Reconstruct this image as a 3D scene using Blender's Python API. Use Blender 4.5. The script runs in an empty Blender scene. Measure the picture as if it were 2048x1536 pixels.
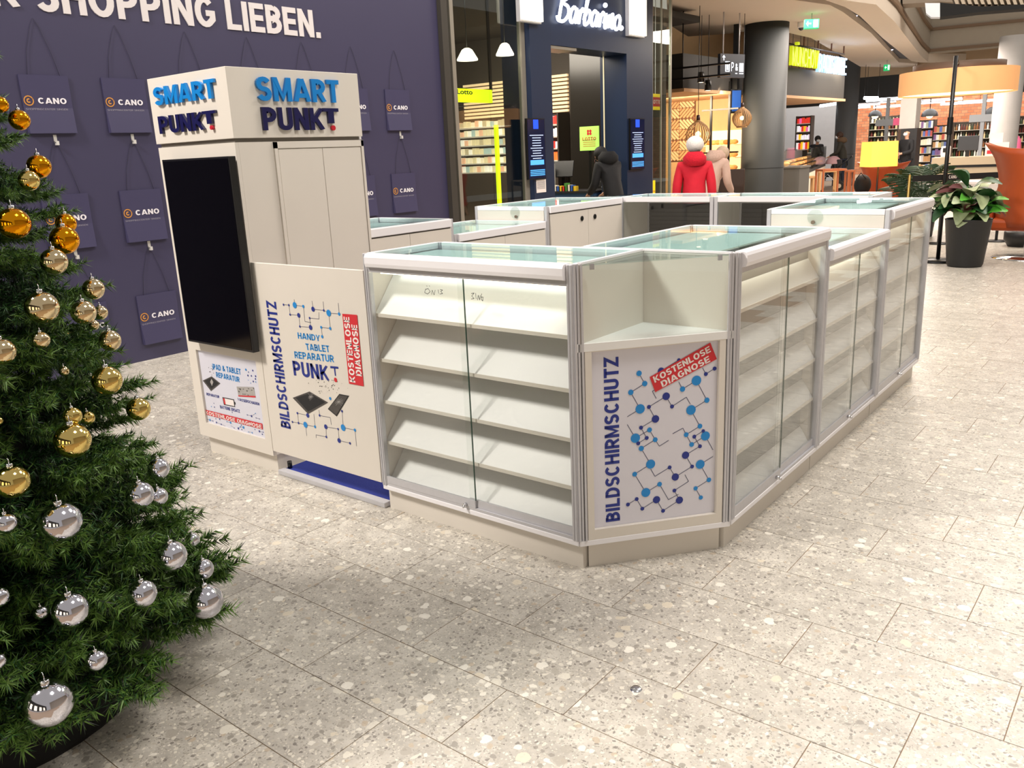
import bpy, bmesh, math, random
import numpy as np
from mathutils import Vector, Matrix, Euler
random.seed(7); rng = np.random.default_rng(7)
PI = math.pi
sc = bpy.context.scene
col = sc.collection

# ------------------------------------------------------------------ camera, world, lights, exposure
CX = Vector((2.7219, -2.3967, 1.5455))
YAW, PIT, ROL, FPX = 0.6803645, 0.2663127, -0.0442043, 1684.03
FW = Vector((-math.sin(YAW)*math.cos(PIT), math.cos(YAW)*math.cos(PIT), -math.sin(PIT)))
R0 = Vector((math.cos(YAW), math.sin(YAW), 0)); U0 = R0.cross(FW)
RT = math.cos(ROL)*R0 + math.sin(ROL)*U0; UP = -math.sin(ROL)*R0 + math.cos(ROL)*U0
cam = bpy.data.cameras.new('camera'); camo = bpy.data.objects.new('camera', cam); col.objects.link(camo)
cam.sensor_width = 36; cam.lens = FPX/2048*36; cam.clip_start = .05; cam.clip_end = 200
camo.matrix_world = Matrix(((RT.x, UP.x, -FW.x, CX.x), (RT.y, UP.y, -FW.y, CX.y), (RT.z, UP.z, -FW.z, CX.z), (0, 0, 0, 1)))
sc.camera = camo
w = bpy.data.worlds.new('world'); sc.world = w; w.use_nodes = True
bg = w.node_tree.nodes['Background']; bg.inputs[0].default_value = (1.0, .93, .86, 1); bg.inputs[1].default_value = .42
def area(name, loc, target, size, power, colr=(1, .93, .85), size_y=None):
    l = bpy.data.lights.new(name, 'AREA'); l.energy = power; l.color = colr; l.size = size
    if size_y: l.shape = 'RECTANGLE'; l.size_y = size_y
    o = bpy.data.objects.new(name, l); col.objects.link(o); o.location = loc
    o.rotation_euler = (Vector(target)-Vector(loc)).to_track_quat('-Z', 'Y').to_euler()
    return o
area('hall_light', (-2.4, -4.6, 6.5), (0, .3, 0), 1.3, 600)
area('hall_light', (3.6, .2, 7.5), (3.0, 1.4, 0), 1.6, 270, (1, .95, .9))
area('hall_light', (1.5, 6, 7), (1.0, 5.5, 0), 2.5, 420, (1, .9, .8))
area('hall_light', (-2.9, 4.0, 6.5), (-3.0, 3.8, 0), 1.5, 90, (1, .93, .88))
area('cafe_light', (-5.8, 13.6, 2.4), (-5.8, 15.5, 1.2), 2.4, 130, (1, .80, .55), .5)
area('bakery_light', (-5.5, 20.0, 3.2), (-5.5, 20, 0), 2.0, 150, (1, .82, .6), 2)
area('market_light', (-4.0, 34.3, 4.6), (-4.0, 34.5, 0), 14, 1500, (1, .97, .93), 7)
area('aisle_light', (-2.6, 14.5, 3.7), (-2.6, 14.5, 0), 2.5, 260, (1, .88, .78), 3)
area('aisle_light', (-3.2, 21, 3.7), (-3.2, 21, 0), 2.5, 420, (1, .88, .78), 5)
area('aisle_light', (1.5, 15, 7.5), (1.5, 15, 0), 4, 500, (1, .9, .8), 6)
area('shop_light', (-6.2, 8.1, 3.3), (-6.2, 9.2, 0), 2.5, 160, (1, .9, .75), 1.5)
vs = sc.view_settings; vs.view_transform = 'Standard'; vs.look = 'None'; vs.gamma = 1; vs.exposure = 0.13; vs.use_curve_mapping = False

# ------------------------------------------------------------------ unprojection of a measured image point onto a real plane
def ray(x, y): return FW + RT*((x-1024)/FPX) - UP*((y-768)/FPX)
def PX(px, py, x=None, y=None, z=None, d=None):
    v = ray(px, py)
    t = d if d is not None else (x-CX.x)/v.x if x is not None else (y-CX.y)/v.y if y is not None else (z-CX.z)/v.z
    return CX + v*t

# ------------------------------------------------------------------ materials
def srgb(h):
    if isinstance(h, str):
        h = [int(h[i:i+2], 16)/255 for i in (0, 2, 4)]
        return tuple(c/12.92 if c <= .04045 else ((c+.055)/1.055)**2.4 for c in h)
    return tuple(h)
MC = {}
def M(name, c=(.5, .5, .5), rough=.5, metal=0, emit=0, ec=None, var=.06, scale=6, bump=0, coat=0, spec=.5, stretch=None):
    if name in MC: return MC[name]
    c = srgb(c); m = bpy.data.materials.new(name); m.use_nodes = True; MC[name] = m
    nt = m.node_tree; n = nt.nodes; b = n['Principled BSDF']; L = nt.links.new
    b.inputs['Roughness'].default_value = rough; b.inputs['Metallic'].default_value = metal
    b.inputs['Specular IOR Level'].default_value = spec; b.inputs['Coat Weight'].default_value = coat
    tc = n.new('ShaderNodeTexCoord'); no = n.new('ShaderNodeTexNoise'); no.inputs['Scale'].default_value = scale; no.inputs['Detail'].default_value = 3
    src = tc.outputs['Object']
    if stretch:
        mp = n.new('ShaderNodeMapping'); mp.inputs['Scale'].default_value = stretch; L(src, mp.inputs[0]); src = mp.outputs[0]
    L(src, no.inputs['Vector'])
    r = n.new('ShaderNodeMix'); r.data_type = 'RGBA'
    r.inputs[6].default_value = (*[max(0, k*(1-var)) for k in c], 1); r.inputs[7].default_value = (*[min(1, k*(1+var)) for k in c], 1)
    L(no.outputs['Fac'], r.inputs[0]); L(r.outputs[2], b.inputs['Base Color'])
    if bump:
        bp = n.new('ShaderNodeBump'); bp.inputs['Strength'].default_value = bump; bp.inputs['Distance'].default_value = .01
        L(no.outputs['Fac'], bp.inputs['Height']); L(bp.outputs[0], b.inputs['Normal'])
    if emit:
        b.inputs['Emission Color'].default_value = (*(srgb(ec) if ec else c), 1); b.inputs['Emission Strength'].default_value = emit
    return m
def glass(name, tint=(.93, .97, .95), k=1.0, rough=0.0):
    if name in MC: return MC[name]
    m = bpy.data.materials.new(name); m.use_nodes = True; MC[name] = m; nt = m.node_tree; n = nt.nodes; n.clear(); L = nt.links.new
    o = n.new('ShaderNodeOutputMaterial'); t = n.new('ShaderNodeBsdfTransparent'); g = n.new('ShaderNodeBsdfGlossy'); x = n.new('ShaderNodeMixShader'); f = n.new('ShaderNodeFresnel')
    no = n.new('ShaderNodeTexNoise'); no.inputs['Scale'].default_value = 2; mr = n.new('ShaderNodeMapRange'); mr.inputs[3].default_value = rough; mr.inputs[4].default_value = rough+.01
    L(no.outputs['Fac'], mr.inputs[0]); L(mr.outputs[0], g.inputs['Roughness'])
    ge = n.new('ShaderNodeNewGeometry'); io = n.new('ShaderNodeMapRange'); io.inputs[3].default_value = 1.45; io.inputs[4].default_value = 1/1.45; L(ge.outputs['Backfacing'], io.inputs[0]); L(io.outputs[0], f.inputs[0]); t.inputs[0].default_value = (*tint, 1); g.inputs[0].default_value = (1, 1, 1, 1)
    mm = n.new('ShaderNodeMath'); mm.operation = 'MULTIPLY'; mm.inputs[1].default_value = k; mm.use_clamp = True
    L(f.outputs[0], mm.inputs[0]); L(mm.outputs[0], x.inputs[0]); L(t.outputs[0], x.inputs[1]); L(g.outputs[0], x.inputs[2]); L(x.outputs[0], o.inputs[0])
    return m
def terrazzo():
    m = bpy.data.materials.new('terrazzo'); m.use_nodes = True; nt = m.node_tree; n = nt.nodes; b = n['Principled BSDF']; L = nt.links.new
    g = n.new('ShaderNodeNewGeometry'); oi = n.new('ShaderNodeObjectInfo'); s = n.new('ShaderNodeVectorMath'); s.operation = 'SCALE'; s.inputs[0].default_value = (13, 29, 7)
    a = n.new('ShaderNodeVectorMath'); a.operation = 'ADD'; L(oi.outputs['Random'], s.inputs['Scale']); L(g.outputs['Position'], a.inputs[0]); L(s.outputs[0], a.inputs[1])
    nd = n.new('ShaderNodeTexNoise'); nd.inputs['Scale'].default_value = 30; nd.inputs['Detail'].default_value = 3; L(a.outputs[0], nd.inputs['Vector'])
    sv = n.new('ShaderNodeVectorMath'); sv.operation = 'SCALE'; sv.inputs['Scale'].default_value = .03; L(nd.outputs['Color'], sv.inputs[0])
    w_ = n.new('ShaderNodeVectorMath'); w_.operation = 'ADD'; L(a.outputs[0], w_.inputs[0]); L(sv.outputs[0], w_.inputs[1])
    cb = n.new('ShaderNodeTexNoise'); cb.inputs['Scale'].default_value = 9; cb.inputs['Detail'].default_value = 8; cb.inputs['Roughness'].default_value = .7; L(a.outputs[0], cb.inputs['Vector'])
    rb = n.new('ShaderNodeValToRGB'); L(cb.outputs['Fac'], rb.inputs[0])
    rb.color_ramp.elements[0].position = .3; rb.color_ramp.elements[0].color = (*srgb('a39d94'), 1); rb.color_ramp.elements[1].position = .68; rb.color_ramp.elements[1].color = (*srgb('d0cabf'), 1)
    prev = rb.outputs[0]
    for sc_, thr, sel, ramp in ((170, .5, .5, ['8d877e', 'aaa499', 'd8d1c4', 'bfb8ab']), (80, .42, .55, ['77706a', 'a39d92', 'e0d9ca', 'bcb4a6']), (42, .40, .72, ['8d877e', 'e9e3d6', 'd9d2c4', 'b9a994']), (20, .38, .86, ['dcd6c8', 'efeade', 'a9a297', 'd8cdb8'])):
        v = n.new('ShaderNodeTexVoronoi'); v.inputs['Scale'].default_value = sc_; v.inputs['Randomness'].default_value = 1; L(w_.outputs[0], v.inputs['Vector'])
        sp = n.new('ShaderNodeSeparateColor'); L(v.outputs['Color'], sp.inputs[0])
        r = n.new('ShaderNodeValToRGB'); r.color_ramp.interpolation = 'CONSTANT'
        e = r.color_ramp.elements; e[0].position = 0; e[0].color = (*srgb(ramp[0]), 1); e[1].position = .25; e[1].color = (*srgb(ramp[1]), 1)
        for k in (2, 3): q = e.new(.25*k); q.color = (*srgb(ramp[k]), 1)
        L(sp.outputs[0], r.inputs[0])
        lt = n.new('ShaderNodeMath'); lt.operation = 'LESS_THAN'; lt.inputs[1].default_value = thr; L(v.outputs['Distance'], lt.inputs[0])
        gt = n.new('ShaderNodeMath'); gt.operation = 'GREATER_THAN'; gt.inputs[1].default_value = sel; L(sp.outputs[1], gt.inputs[0])
        mu = n.new('ShaderNodeMath'); mu.operation = 'MULTIPLY'; L(lt.outputs[0], mu.inputs[0]); L(gt.outputs[0], mu.inputs[1])
        m8 = n.new('ShaderNodeMath'); m8.operation = 'MULTIPLY'; m8.inputs[1].default_value = .8; L(mu.outputs[0], m8.inputs[0])
        x = n.new('ShaderNodeMix'); x.data_type = 'RGBA'; L(m8.outputs[0], x.inputs[0]); L(prev, x.inputs[6]); L(r.outputs[0], x.inputs[7]); prev = x.outputs[2]
    hv = n.new('ShaderNodeHueSaturation'); mr = n.new('ShaderNodeMapRange'); mr.inputs[3].default_value = .95; mr.inputs[4].default_value = 1.03
    L(oi.outputs['Random'], mr.inputs[0]); L(mr.outputs[0], hv.inputs['Value']); L(prev, hv.inputs['Color']); L(hv.outputs[0], b.inputs['Base Color'])
    b.inputs['Roughness'].default_value = .34; b.inputs['Specular IOR Level'].default_value = .45
    return m
def brick_mat():
    m = bpy.data.materials.new('brick_wall'); m.use_nodes = True; nt = m.node_tree; n = nt.nodes; b = n['Principled BSDF']; L = nt.links.new
    g = n.new('ShaderNodeNewGeometry'); mp = n.new('ShaderNodeMapping'); mp.inputs['Rotation'].default_value = (PI/2, 0, 0); L(g.outputs['Position'], mp.inputs[0])
    t = n.new('ShaderNodeTexBrick'); t.inputs['Scale'].default_value = 2.2; t.inputs['Color1'].default_value = (*srgb('b0643f'), 1); t.inputs['Color2'].default_value = (*srgb('cf8c62'), 1); t.inputs['Mortar'].default_value = (*srgb('8a6a55'), 1)
    L(mp.outputs[0], t.inputs['Vector']); L(t.outputs[0], b.inputs['Base Color']); b.inputs['Roughness'].default_value = .8
    return m
WHITE = M('white_laminate', 'dcd5cb', .42, var=.02)
WHITE2 = M('white_shelf_laminate', 'e9e8e6', .38, var=.03, scale=3)
PLASTIC = M('white_plastic_profile', 'efedf0', .3, var=.01)
ALU = M('brushed_aluminium', 'c6c5c9', .36, .25, var=.05, scale=40)
CHROME = M('chrome', 'd8d8da', .12, 1, var=.01)
BLACK = M('black_plastic', '101011', .35)
BLKM = M('matt_black', '17171a', .7)
GL = glass('clear_glass', (.975, .985, .98)); GLT = glass('top_glass', (.90, .96, .95), .55); GLD = glass('shop_glass', (.88, .92, .88), 1.2)
POSTER = M('poster_paper', 'd9d7e0', .45, var=.01)
CYAN = M('print_sky_blue', '1a86cf', .5, var=.02); NAVY = M('print_navy', '1f2f86', .5, var=.02); REDP = M('print_red', 'cf2b34', .5, var=.03); PWH = M('print_white', 'efe6e2', .5, var=.02)
LINE = M('print_line', '3b3f63', .5); GREYP = M('print_grey', '4a4644', .5, var=.3, scale=60); DARKP = M('print_dark', '191a1d', .5, var=.2, scale=60)
WALLM = M('navy_wall_laminate', '3d3a55', .38, var=.05, scale=1.5)
BAGM = M('navy_paper', '403d5b', .36, var=.04)
WOOD = M('oak_wood', 'c29a66', .5, var=.2, scale=8, stretch=(1, 1, 12))
DKMET = M('dark_grey_cladding', '2a2d2e', .6, var=.06)

# ------------------------------------------------------------------ mesh helpers
class MB:
    def __init__(s): s.v = []; s.f = []; s.mi = []; s.sm = []
    def add(s, vs, fs, mi=0, smooth=False):
        o = len(s.v); s.v += [tuple(v) for v in vs]; s.f += [tuple(i+o for i in f) for f in fs]; s.mi += [mi]*len(fs); s.sm += [smooth]*len(fs); return s
    def box(s, a, b, mi=0, mat=None):
        x0, x1 = sorted((a[0], b[0])); y0, y1 = sorted((a[1], b[1])); z0, z1 = sorted((a[2], b[2]))
        vs = [Vector(p) for p in ((x0, y0, z0), (x1, y0, z0), (x1, y1, z0), (x0, y1, z0), (x0, y0, z1), (x1, y0, z1), (x1, y1, z1), (x0, y1, z1))]
        if mat is not None: vs = [mat @ v for v in vs]
        return s.add(vs, [(0, 3, 2, 1), (4, 5, 6, 7), (0, 1, 5, 4), (1, 2, 6, 5), (2, 3, 7, 6), (3, 0, 4, 7)], mi)
    def prism(s, pts, z0, z1, mi=0):
        a = sum(pts[i][0]*pts[(i+1) % len(pts)][1]-pts[(i+1) % len(pts)][0]*pts[i][1] for i in range(len(pts)))
        if a < 0: pts = pts[::-1]
        n = len(pts); vs = [(p[0], p[1], z0) for p in pts]+[(p[0], p[1], z1) for p in pts]
        return s.add(vs, [tuple(range(n))[::-1], tuple(range(n, 2*n))]+[(i, (i+1) % n, n+(i+1) % n, n+i) for i in range(n)], mi)
    def tube(s, pts, r, n=8, mi=0, caps=True):
        pts = [Vector(p) for p in pts]; rs = r if isinstance(r, (list, tuple)) else [r]*len(pts); vs = []; k = len(pts)
        ref = None
        for i, p in enumerate(pts):
            t = (pts[min(i+1, k-1)]-pts[max(i-1, 0)]).normalized()
            if ref is None: ref = t.orthogonal().normalized()
            ref = (ref-t*ref.dot(t)); ref = ref.normalized() if ref.length > 1e-6 else t.orthogonal().normalized()
            b = t.cross(ref)
            for j in range(n): a = 2*PI*j/n; vs.append(p+(ref*math.cos(a)+b*math.sin(a))*rs[i])
        fs = [(i*n+j, i*n+(j+1) % n, (i+1)*n+(j+1) % n, (i+1)*n+j) for i in range(k-1) for j in range(n)]
        s.add(vs, fs, mi, True)
        if caps:
            o = len(s.v)-k*n; s.f += [tuple(o+j for j in range(n))[::-1], tuple(o+(k-1)*n+j for j in range(n))]; s.mi += [mi]*2; s.sm += [False]*2
        return s
    def lathe(s, prof, n=24, c=(0, 0, 0), mi=0, smooth=True, sy=1):
        vs = [(c[0]+r*math.cos(2*PI*j/n), c[1]+sy*r*math.sin(2*PI*j/n), c[2]+z) for r, z in prof for j in range(n)]
        fs = [(i*n+j, i*n+(j+1) % n, (i+1)*n+(j+1) % n, (i+1)*n+j) for i in range(len(prof)-1) for j in range(n)]
        return s.add(vs, fs, mi, smooth)
    def sphere(s, c, r, n=20, m=12, mi=0, sc_=(1, 1, 1)):
        pr = [(math.sin(PI*i/m), -math.cos(PI*i/m)) for i in range(m+1)]
        vs = [(c[0]+r*sc_[0]*a*math.cos(2*PI*j/n), c[1]+r*sc_[1]*a*math.sin(2*PI*j/n), c[2]+r*sc_[2]*b) for a, b in pr for j in range(n)]
        return s.add(vs, [(i*n+j, i*n+(j+1) % n, (i+1)*n+(j+1) % n, (i+1)*n+j) for i in range(m) for j in range(n)], mi, True)
    def mesh(s, name, mats):
        me = bpy.data.meshes.new(name); me.from_pydata(s.v, [], s.f)
        for m in (mats if isinstance(mats, (list, tuple)) else [mats]): me.materials.append(m)
        me.polygons.foreach_set('material_index', s.mi); me.polygons.foreach_set('use_smooth', s.sm); me.update(); return me
    def obj(s, name, mats, parent=None, loc=(0, 0, 0), rot=(0, 0, 0), bevel=0):
        return link(name, s.mesh(name, mats), parent, loc, rot, bevel)
def link(name, me, parent=None, loc=(0, 0, 0), rot=(0, 0, 0), bevel=0):
    o = bpy.data.objects.new(name, me); col.objects.link(o); o.location = loc; o.rotation_euler = rot
    if parent is not None: o.parent = parent
    if bevel: b = o.modifiers.new('bevel', 'BEVEL'); b.width = bevel; b.segments = 2; b.limit_method = 'ANGLE'
    return o
def thing(name, label, cat, loc=(0, 0, 0), rz=0, group=None):
    o = bpy.data.objects.new(name, None); col.objects.link(o); o.location = loc; o.rotation_euler = (0, 0, rz); o.empty_display_size = .1
    o['label'] = label; o['category'] = cat
    if group: o['group'] = group
    return o
def tag(o, label=None, cat=None, group=None, kind=None):
    for k, v in (('label', label), ('category', cat), ('group', group), ('kind', kind)):
        if v: o[k] = v
    return o
def struct(o): o['kind'] = 'structure'; return o
def copy_tree(o, parent=None):
    c = o.copy(); col.objects.link(c)
    if parent is not None: c.parent = parent
    for ch in list(o.children): copy_tree(ch, c)
    return c
TXT = {}
def arc(cx, cy, rx, ry, a0, a1, n=8): return [(cx+rx*math.cos(math.radians(a0+(a1-a0)*i/n)), cy+ry*math.sin(math.radians(a0+(a1-a0)*i/n))) for i in range(n+1)]
def glyph(ch, t):
    """block capitals drawn as thick strokes; returns width and centre lines inside a box of height 1"""
    a, b, w = t/2, 1-t/2, .62; r = w-a; m = .5
    rr = r-a; q = min(.25, rr)
    if ch == 'A': w = .74; return w, [[(a*.8, 0), (w/2-a*.2, 1-.01), ], [(w-a*.8, 0), (w/2+a*.2, 1-.01)], [(.17, .27), (w-.17, .27)]]
    if ch == 'B': return w, [[(a, 0), (a, 1)], [(a, b), (r-q, b)]+arc(r-q-.02, (b+.53)/2, q, (b-.53)/2, 90, -90)+[(a, .53)], [(r-q, .53)]+arc(r-q, (a+.53)/2, q, (.53-a)/2, 90, -90)+[(a, a)]]
    if ch in 'CG':
        w = .68; r = w-a; l = arc(w/2, m, w/2-a, m-a, 42, 318, 16)
        return (w, [l]) if ch == 'C' else (w, [l[:-1]+[(r, .28), (r, .47), (w*.55, .47)]])
    if ch == 'D': w = .66; r = w-a; return w, [[(a, 0), (a, 1)], [(a, b), (w*.45, b)]+arc(w*.45, m, r-w*.45, m-a, 90, -90, 10)+[(a, a)]]
    if ch == 'E': w = .56; return w, [[(a, 0), (a, 1)], [(a, b), (w, b)], [(a, m), (w*.93, m)], [(a, a), (w, a)]]
    if ch == 'H': w = .64; return w, [[(a, 0), (a, 1)], [(w-a, 0), (w-a, 1)], [(a, m+.02), (w-a, m+.02)]]
    if ch == 'I': w = t; return w, [[(a, 0), (a, 1)]]
    if ch == 'i': w = t; return w, [[(a, 0), (a, .68)], [(a, .80), (a, 1)]]
    if ch == 'K': w = .68; return w, [[(a, 0), (a, 1)], [(w-a, 1), (a, .36)], [(w*.36, .56), (w-a*.9, 0)]]
    if ch == 'L': w = .54; return w, [[(a, 1), (a, a), (w, a)]]
    if ch == 'M': w = .78; return w, [[(a, 0), (a, 1)], [(w-a, 0), (w-a, 1)], [(a, 1-a*.4), (w/2, .12), (w-a, 1-a*.4)]]
    if ch == 'N': w = .66; return w, [[(a, 0), (a, 1)], [(w-a, 0), (w-a, 1)], [(a, 1-a*.3), (w-a, a*.3)]]
    if ch == 'O': w = .72; return w, [arc(w/2, m, w/2-a, m-a, 0, 360, 20)]
    if ch in 'PR':
        l = [[(a, 0), (a, 1)], [(a, b), (r-q, b)]+arc(r-q, (b+.45)/2, q, (b-.45)/2, 90, -90)+[(a, .45)]]
        return w, l+([[(w*.5, .45), (w-a*.7, 0)]] if ch == 'R' else [])
    if ch == 'S': w = .6; ry = (b-m)/2; return w, [arc(w/2, b-ry, w/2-a, ry, 25, 180, 7)+arc(w/2, b-ry, w/2-a, ry, 190, 268, 3)+arc(w/2, a+ry, w/2-a, ry, 88, 0, 4)+arc(w/2, a+ry, w/2-a, ry, -8, -158, 7)]
    if ch == 'T': w = .58; return w, [[(0, b), (w, b)], [(w/2, 0), (w/2, b)]]
    if ch in 'UÜ':
        w = .64; l = [[(a, 1)]+arc(w/2, .3, w/2-a, .3-a, 180, 360, 10)+[(w-a, 1)]]
        return w, l+([[(w*.3, 1.1), (w*.3, 1.25)], [(w*.7, 1.1), (w*.7, 1.25)]] if ch == 'Ü' else [])
    if ch == 'W': w = .95; return w, [[(a*.8, 1), (w*.28, a*.3), (w*.5, 1-a*.4), (w*.72, a*.3), (w-a*.8, 1)]]
    if ch == 'Y': w = .66; return w, [[(a*.7, 1), (w/2, .42), (w-a*.7, 1)], [(w/2, 0), (w/2, .45)]]
    if ch == 'Z': w = .58; return w, [[(.02, b), (w-a*.9, b), (a*.9, a), (w, a)]]
    if ch == '&': w = .7; return w, [[(w, 0), (w*.25, .72)]+arc(w*.42, .78, w*.2, .22-a, 170, -60, 8)+[(w*.18, .42)]+arc(w*.36, .26, w*.34-a, .26-a, 150, 300, 8)+[(w*.95, .45)]]
    if ch == '.': w = t*1.1; return w, [[(w/2, 0), (w/2, t*1.1)]]
    return .3, []
def stroke_arr(body, t, ext):
    vs = []; fs = []; x = 0; lay = 0
    for ch in body:
        w_, ls = glyph(ch, t)
        for l in ls:
            lay += 1; zt_ = 1-.03*(lay % 4)
            P = [Vector((p[0]+x, p[1])) for p in l]; n = len(P); closed = (P[0]-P[-1]).length < 1e-4 and n > 3; L_ = []; R_ = []
            for i, p in enumerate(P):
                pa = P[i-1] if i > 0 else (P[-2] if closed else None); pb = P[i+1] if i < n-1 else (P[1] if closed else None)
                d1 = (p-pa).normalized() if pa is not None else None; d2 = (pb-p).normalized() if pb is not None else None
                d1 = d1 if d1 is not None else d2; d2 = d2 if d2 is not None else d1
                n1 = Vector((-d1.y, d1.x)); n2 = Vector((-d2.y, d2.x)); mm = n1+n2
                mm = mm.normalized() if mm.length > 1e-3 else n1; k = min(1.8, 1/max(.3, mm.dot(n1)))
                L_.append(p+mm*k*t/2); R_.append(p-mm*k*t/2)
            for i in range(n-1):
                o = len(vs); q = [R_[i], R_[i+1], L_[i+1], L_[i]]; q = [Vector((v.x, min(max(v.y, 0), 1.25 if ch == 'Ü' else 1))) for v in q]; vs += [(v.x, v.y, zt_-.007*(i % 3) if ext else 0) for v in q]; fs.append((o, o+1, o+2, o+3))
                if ext:
                    vs += [(v.x, v.y, 0) for v in q]; fs += [(o+7, o+6, o+5, o+4), (o, o+4, o+5, o+1), (o+2, o+6, o+7, o+3)]
                    if i == 0: fs.append((o+3, o+7, o+4, o))
                    if i == n-2: fs.append((o+1, o+5, o+6, o+2))
        x += w_+.09+.35*max(0, .15-t)
    co = np.array(vs, float); mn, mx = co.min(0), co.max(0); co[:, 0] = (co[:, 0]-mn[0])/(mx[0]-mn[0]); top = 1.0 if 'Ü' in body else mx[1]
    co[:, 1] = (co[:, 1]-mn[1])/(top-mn[1]); return co, fs
def text_arr(body, bold=.02, ext=0, shear=0):
    k = (body, bold, ext, shear)
    if k in TXT: return TXT[k]
    if not shear and body.replace('i', 'I').upper() == body.replace('i', 'I'):
        TXT[k] = stroke_arr(body, {.018: .19, .022: .19, .015: .195, .02: .18, 0: .11, .0: .11, -.004: .16}.get(bold, .17), ext); return TXT[k]
    cu = bpy.data.curves.new('t', 'FONT'); cu.body = body; cu.size = 1; cu.offset = bold; cu.extrude = ext; cu.shear = shear; cu.resolution_u = 3; cu.align_x = 'LEFT'; cu.space_line = .85
    o = bpy.data.objects.new('t', cu); col.objects.link(o)
    me = bpy.data.meshes.new_from_object(o.evaluated_get(bpy.context.evaluated_depsgraph_get()))
    co = np.array([v.co[:] for v in me.vertices]); fs = [tuple(p.vertices) for p in me.polygons]
    bpy.data.objects.remove(o); bpy.data.curves.remove(cu); bpy.data.meshes.remove(me)
    mn, mx = co.min(0), co.max(0); co[:, 0] = (co[:, 0]-mn[0])/(mx[0]-mn[0]); co[:, 1] = (co[:, 1]-mn[1])/(mx[1]-mn[1])
    if ext: co[:, 2] = (co[:, 2]-mn[2])/(mx[2]-mn[2])
    TXT[k] = (co, fs); return TXT[k]
def put_text(mb, body, O, Rv, Uv, N, w_, h, off=.001, depth=0, bold=.02, mi=0, shear=0):
    """fit the text's bounding box onto the rectangle O, O+Rv*w, O+Uv*h; N is the outward normal"""
    co, fs = text_arr(body, bold, .05 if depth else 0, shear); O = Vector(O)
    vs = [O+Rv*(c[0]*w_)+Uv*(c[1]*h)+N*(off+depth*c[2]) for c in co]
    return mb.add(vs, fs, mi)
class Plane:
    """a flat face in the world with frame O, R (right), U (up), N (outward); measured print goes onto it"""
    def __init__(s, O, R, U, N): s.O, s.R, s.U, s.N = Vector(O), Vector(R).normalized(), Vector(U), Vector(N).normalized()
    def hit(s, px, py):
        v = ray(px, py); t = (s.O-CX).dot(s.N)/v.dot(s.N); p = CX+v*t-s.O; return p.dot(s.R), p.dot(s.U)
    def pt(s, a, b, n=0): return s.O+s.R*a+s.U*b+s.N*n
def disc(mb, P, a, b, r, off=.0015, mi=0, n=16, th=None):
    mb.add([P.pt(a+r*math.cos(2*PI*i/n), b+r*math.sin(2*PI*i/n), off) for i in range(n)], [tuple(range(n))], mi)
def seg(mb, P, p, q, w_=.0015, off=.001, mi=0):
    d = Vector((q[0]-p[0], q[1]-p[1])); L_ = d.length or 1; nx, ny = -d.y/L_*w_/2, d.x/L_*w_/2
    mb.add([P.pt(p[0]+nx, p[1]+ny, off), P.pt(p[0]-nx, p[1]-ny, off), P.pt(q[0]-nx, q[1]-ny, off), P.pt(q[0]+nx, q[1]+ny, off)], [(0, 1, 2, 3)], mi)
def poly(mb, P, pts, off=.001, mi=0): mb.add([P.pt(a, b, off) for a, b in pts], [tuple(range(len(pts)))], mi)
def rel(o, parent):   # parent a mesh built in world coordinates
    o.parent = parent; o.matrix_parent_inverse = Matrix.Translation(parent.location).inverted() if parent.rotation_euler.z == 0 else (Matrix.Translation(parent.location) @ parent.rotation_euler.to_matrix().to_4x4()).inverted()
    return o
def wobj(mb, name, mats, parent, bevel=0): return rel(mb.obj(name, mats, bevel=bevel), parent)
X1, Y1, Z1 = Vector((1, 0, 0)), Vector((0, 1, 0)), Vector((0, 0, 1))

# ------------------------------------------------------------------ floor with single tiles
TZ = terrazzo()
fl = struct(MB().box((-12, -5, -.06), (9, 40, -.0018)).obj('floor', M('grout', '94806c', .8)))
TW, TD = .604, .289
def visible(p):
    v = Vector(p)-CX; z = v.dot(FW)
    if z < .3: return None
    return 1024+FPX*v.dot(RT)/z, 768-FPX*v.dot(UP)/z, z
tiles = []
for j in range(-9, 100):
    y0 = -.15+TD*j; off = (1.91+.203*j) % TW
    for i in range(-8, 16):
        x0 = off+TW*i
        if x0 < -4.6 and y0 < 9: continue
        q = visible((x0+TW/2, y0+TD/2, 0))
        if q is None or not (-420 < q[0] < 2500 and q[1] < 2100): continue
        hid = (-.9 < x0 and x0+TW < 1.15 and .5 < y0 < 3.2)
        tiles.append((q[2]+(50 if hid or not (-30 < q[0] < 2080 and q[1] < 1570) else 0), x0, y0))
tiles.sort()
tm = MB().box((.0015, .0015, -.02), (TW-.0015, TD-.0015, 0)).mesh('tile', TZ)
for d_, x0, y0 in tiles[:300]:
    t = link('tile', tm, fl, (x0, y0, 0))
mb = MB()
for d_, x0, y0 in tiles[300:]: mb.box((x0+.0015, y0+.0015, -.02), (x0+TW-.0015, y0+TD-.0015, 0))
tag(mb.obj('distant_tiles', TZ, fl), kind='stuff')

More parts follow.
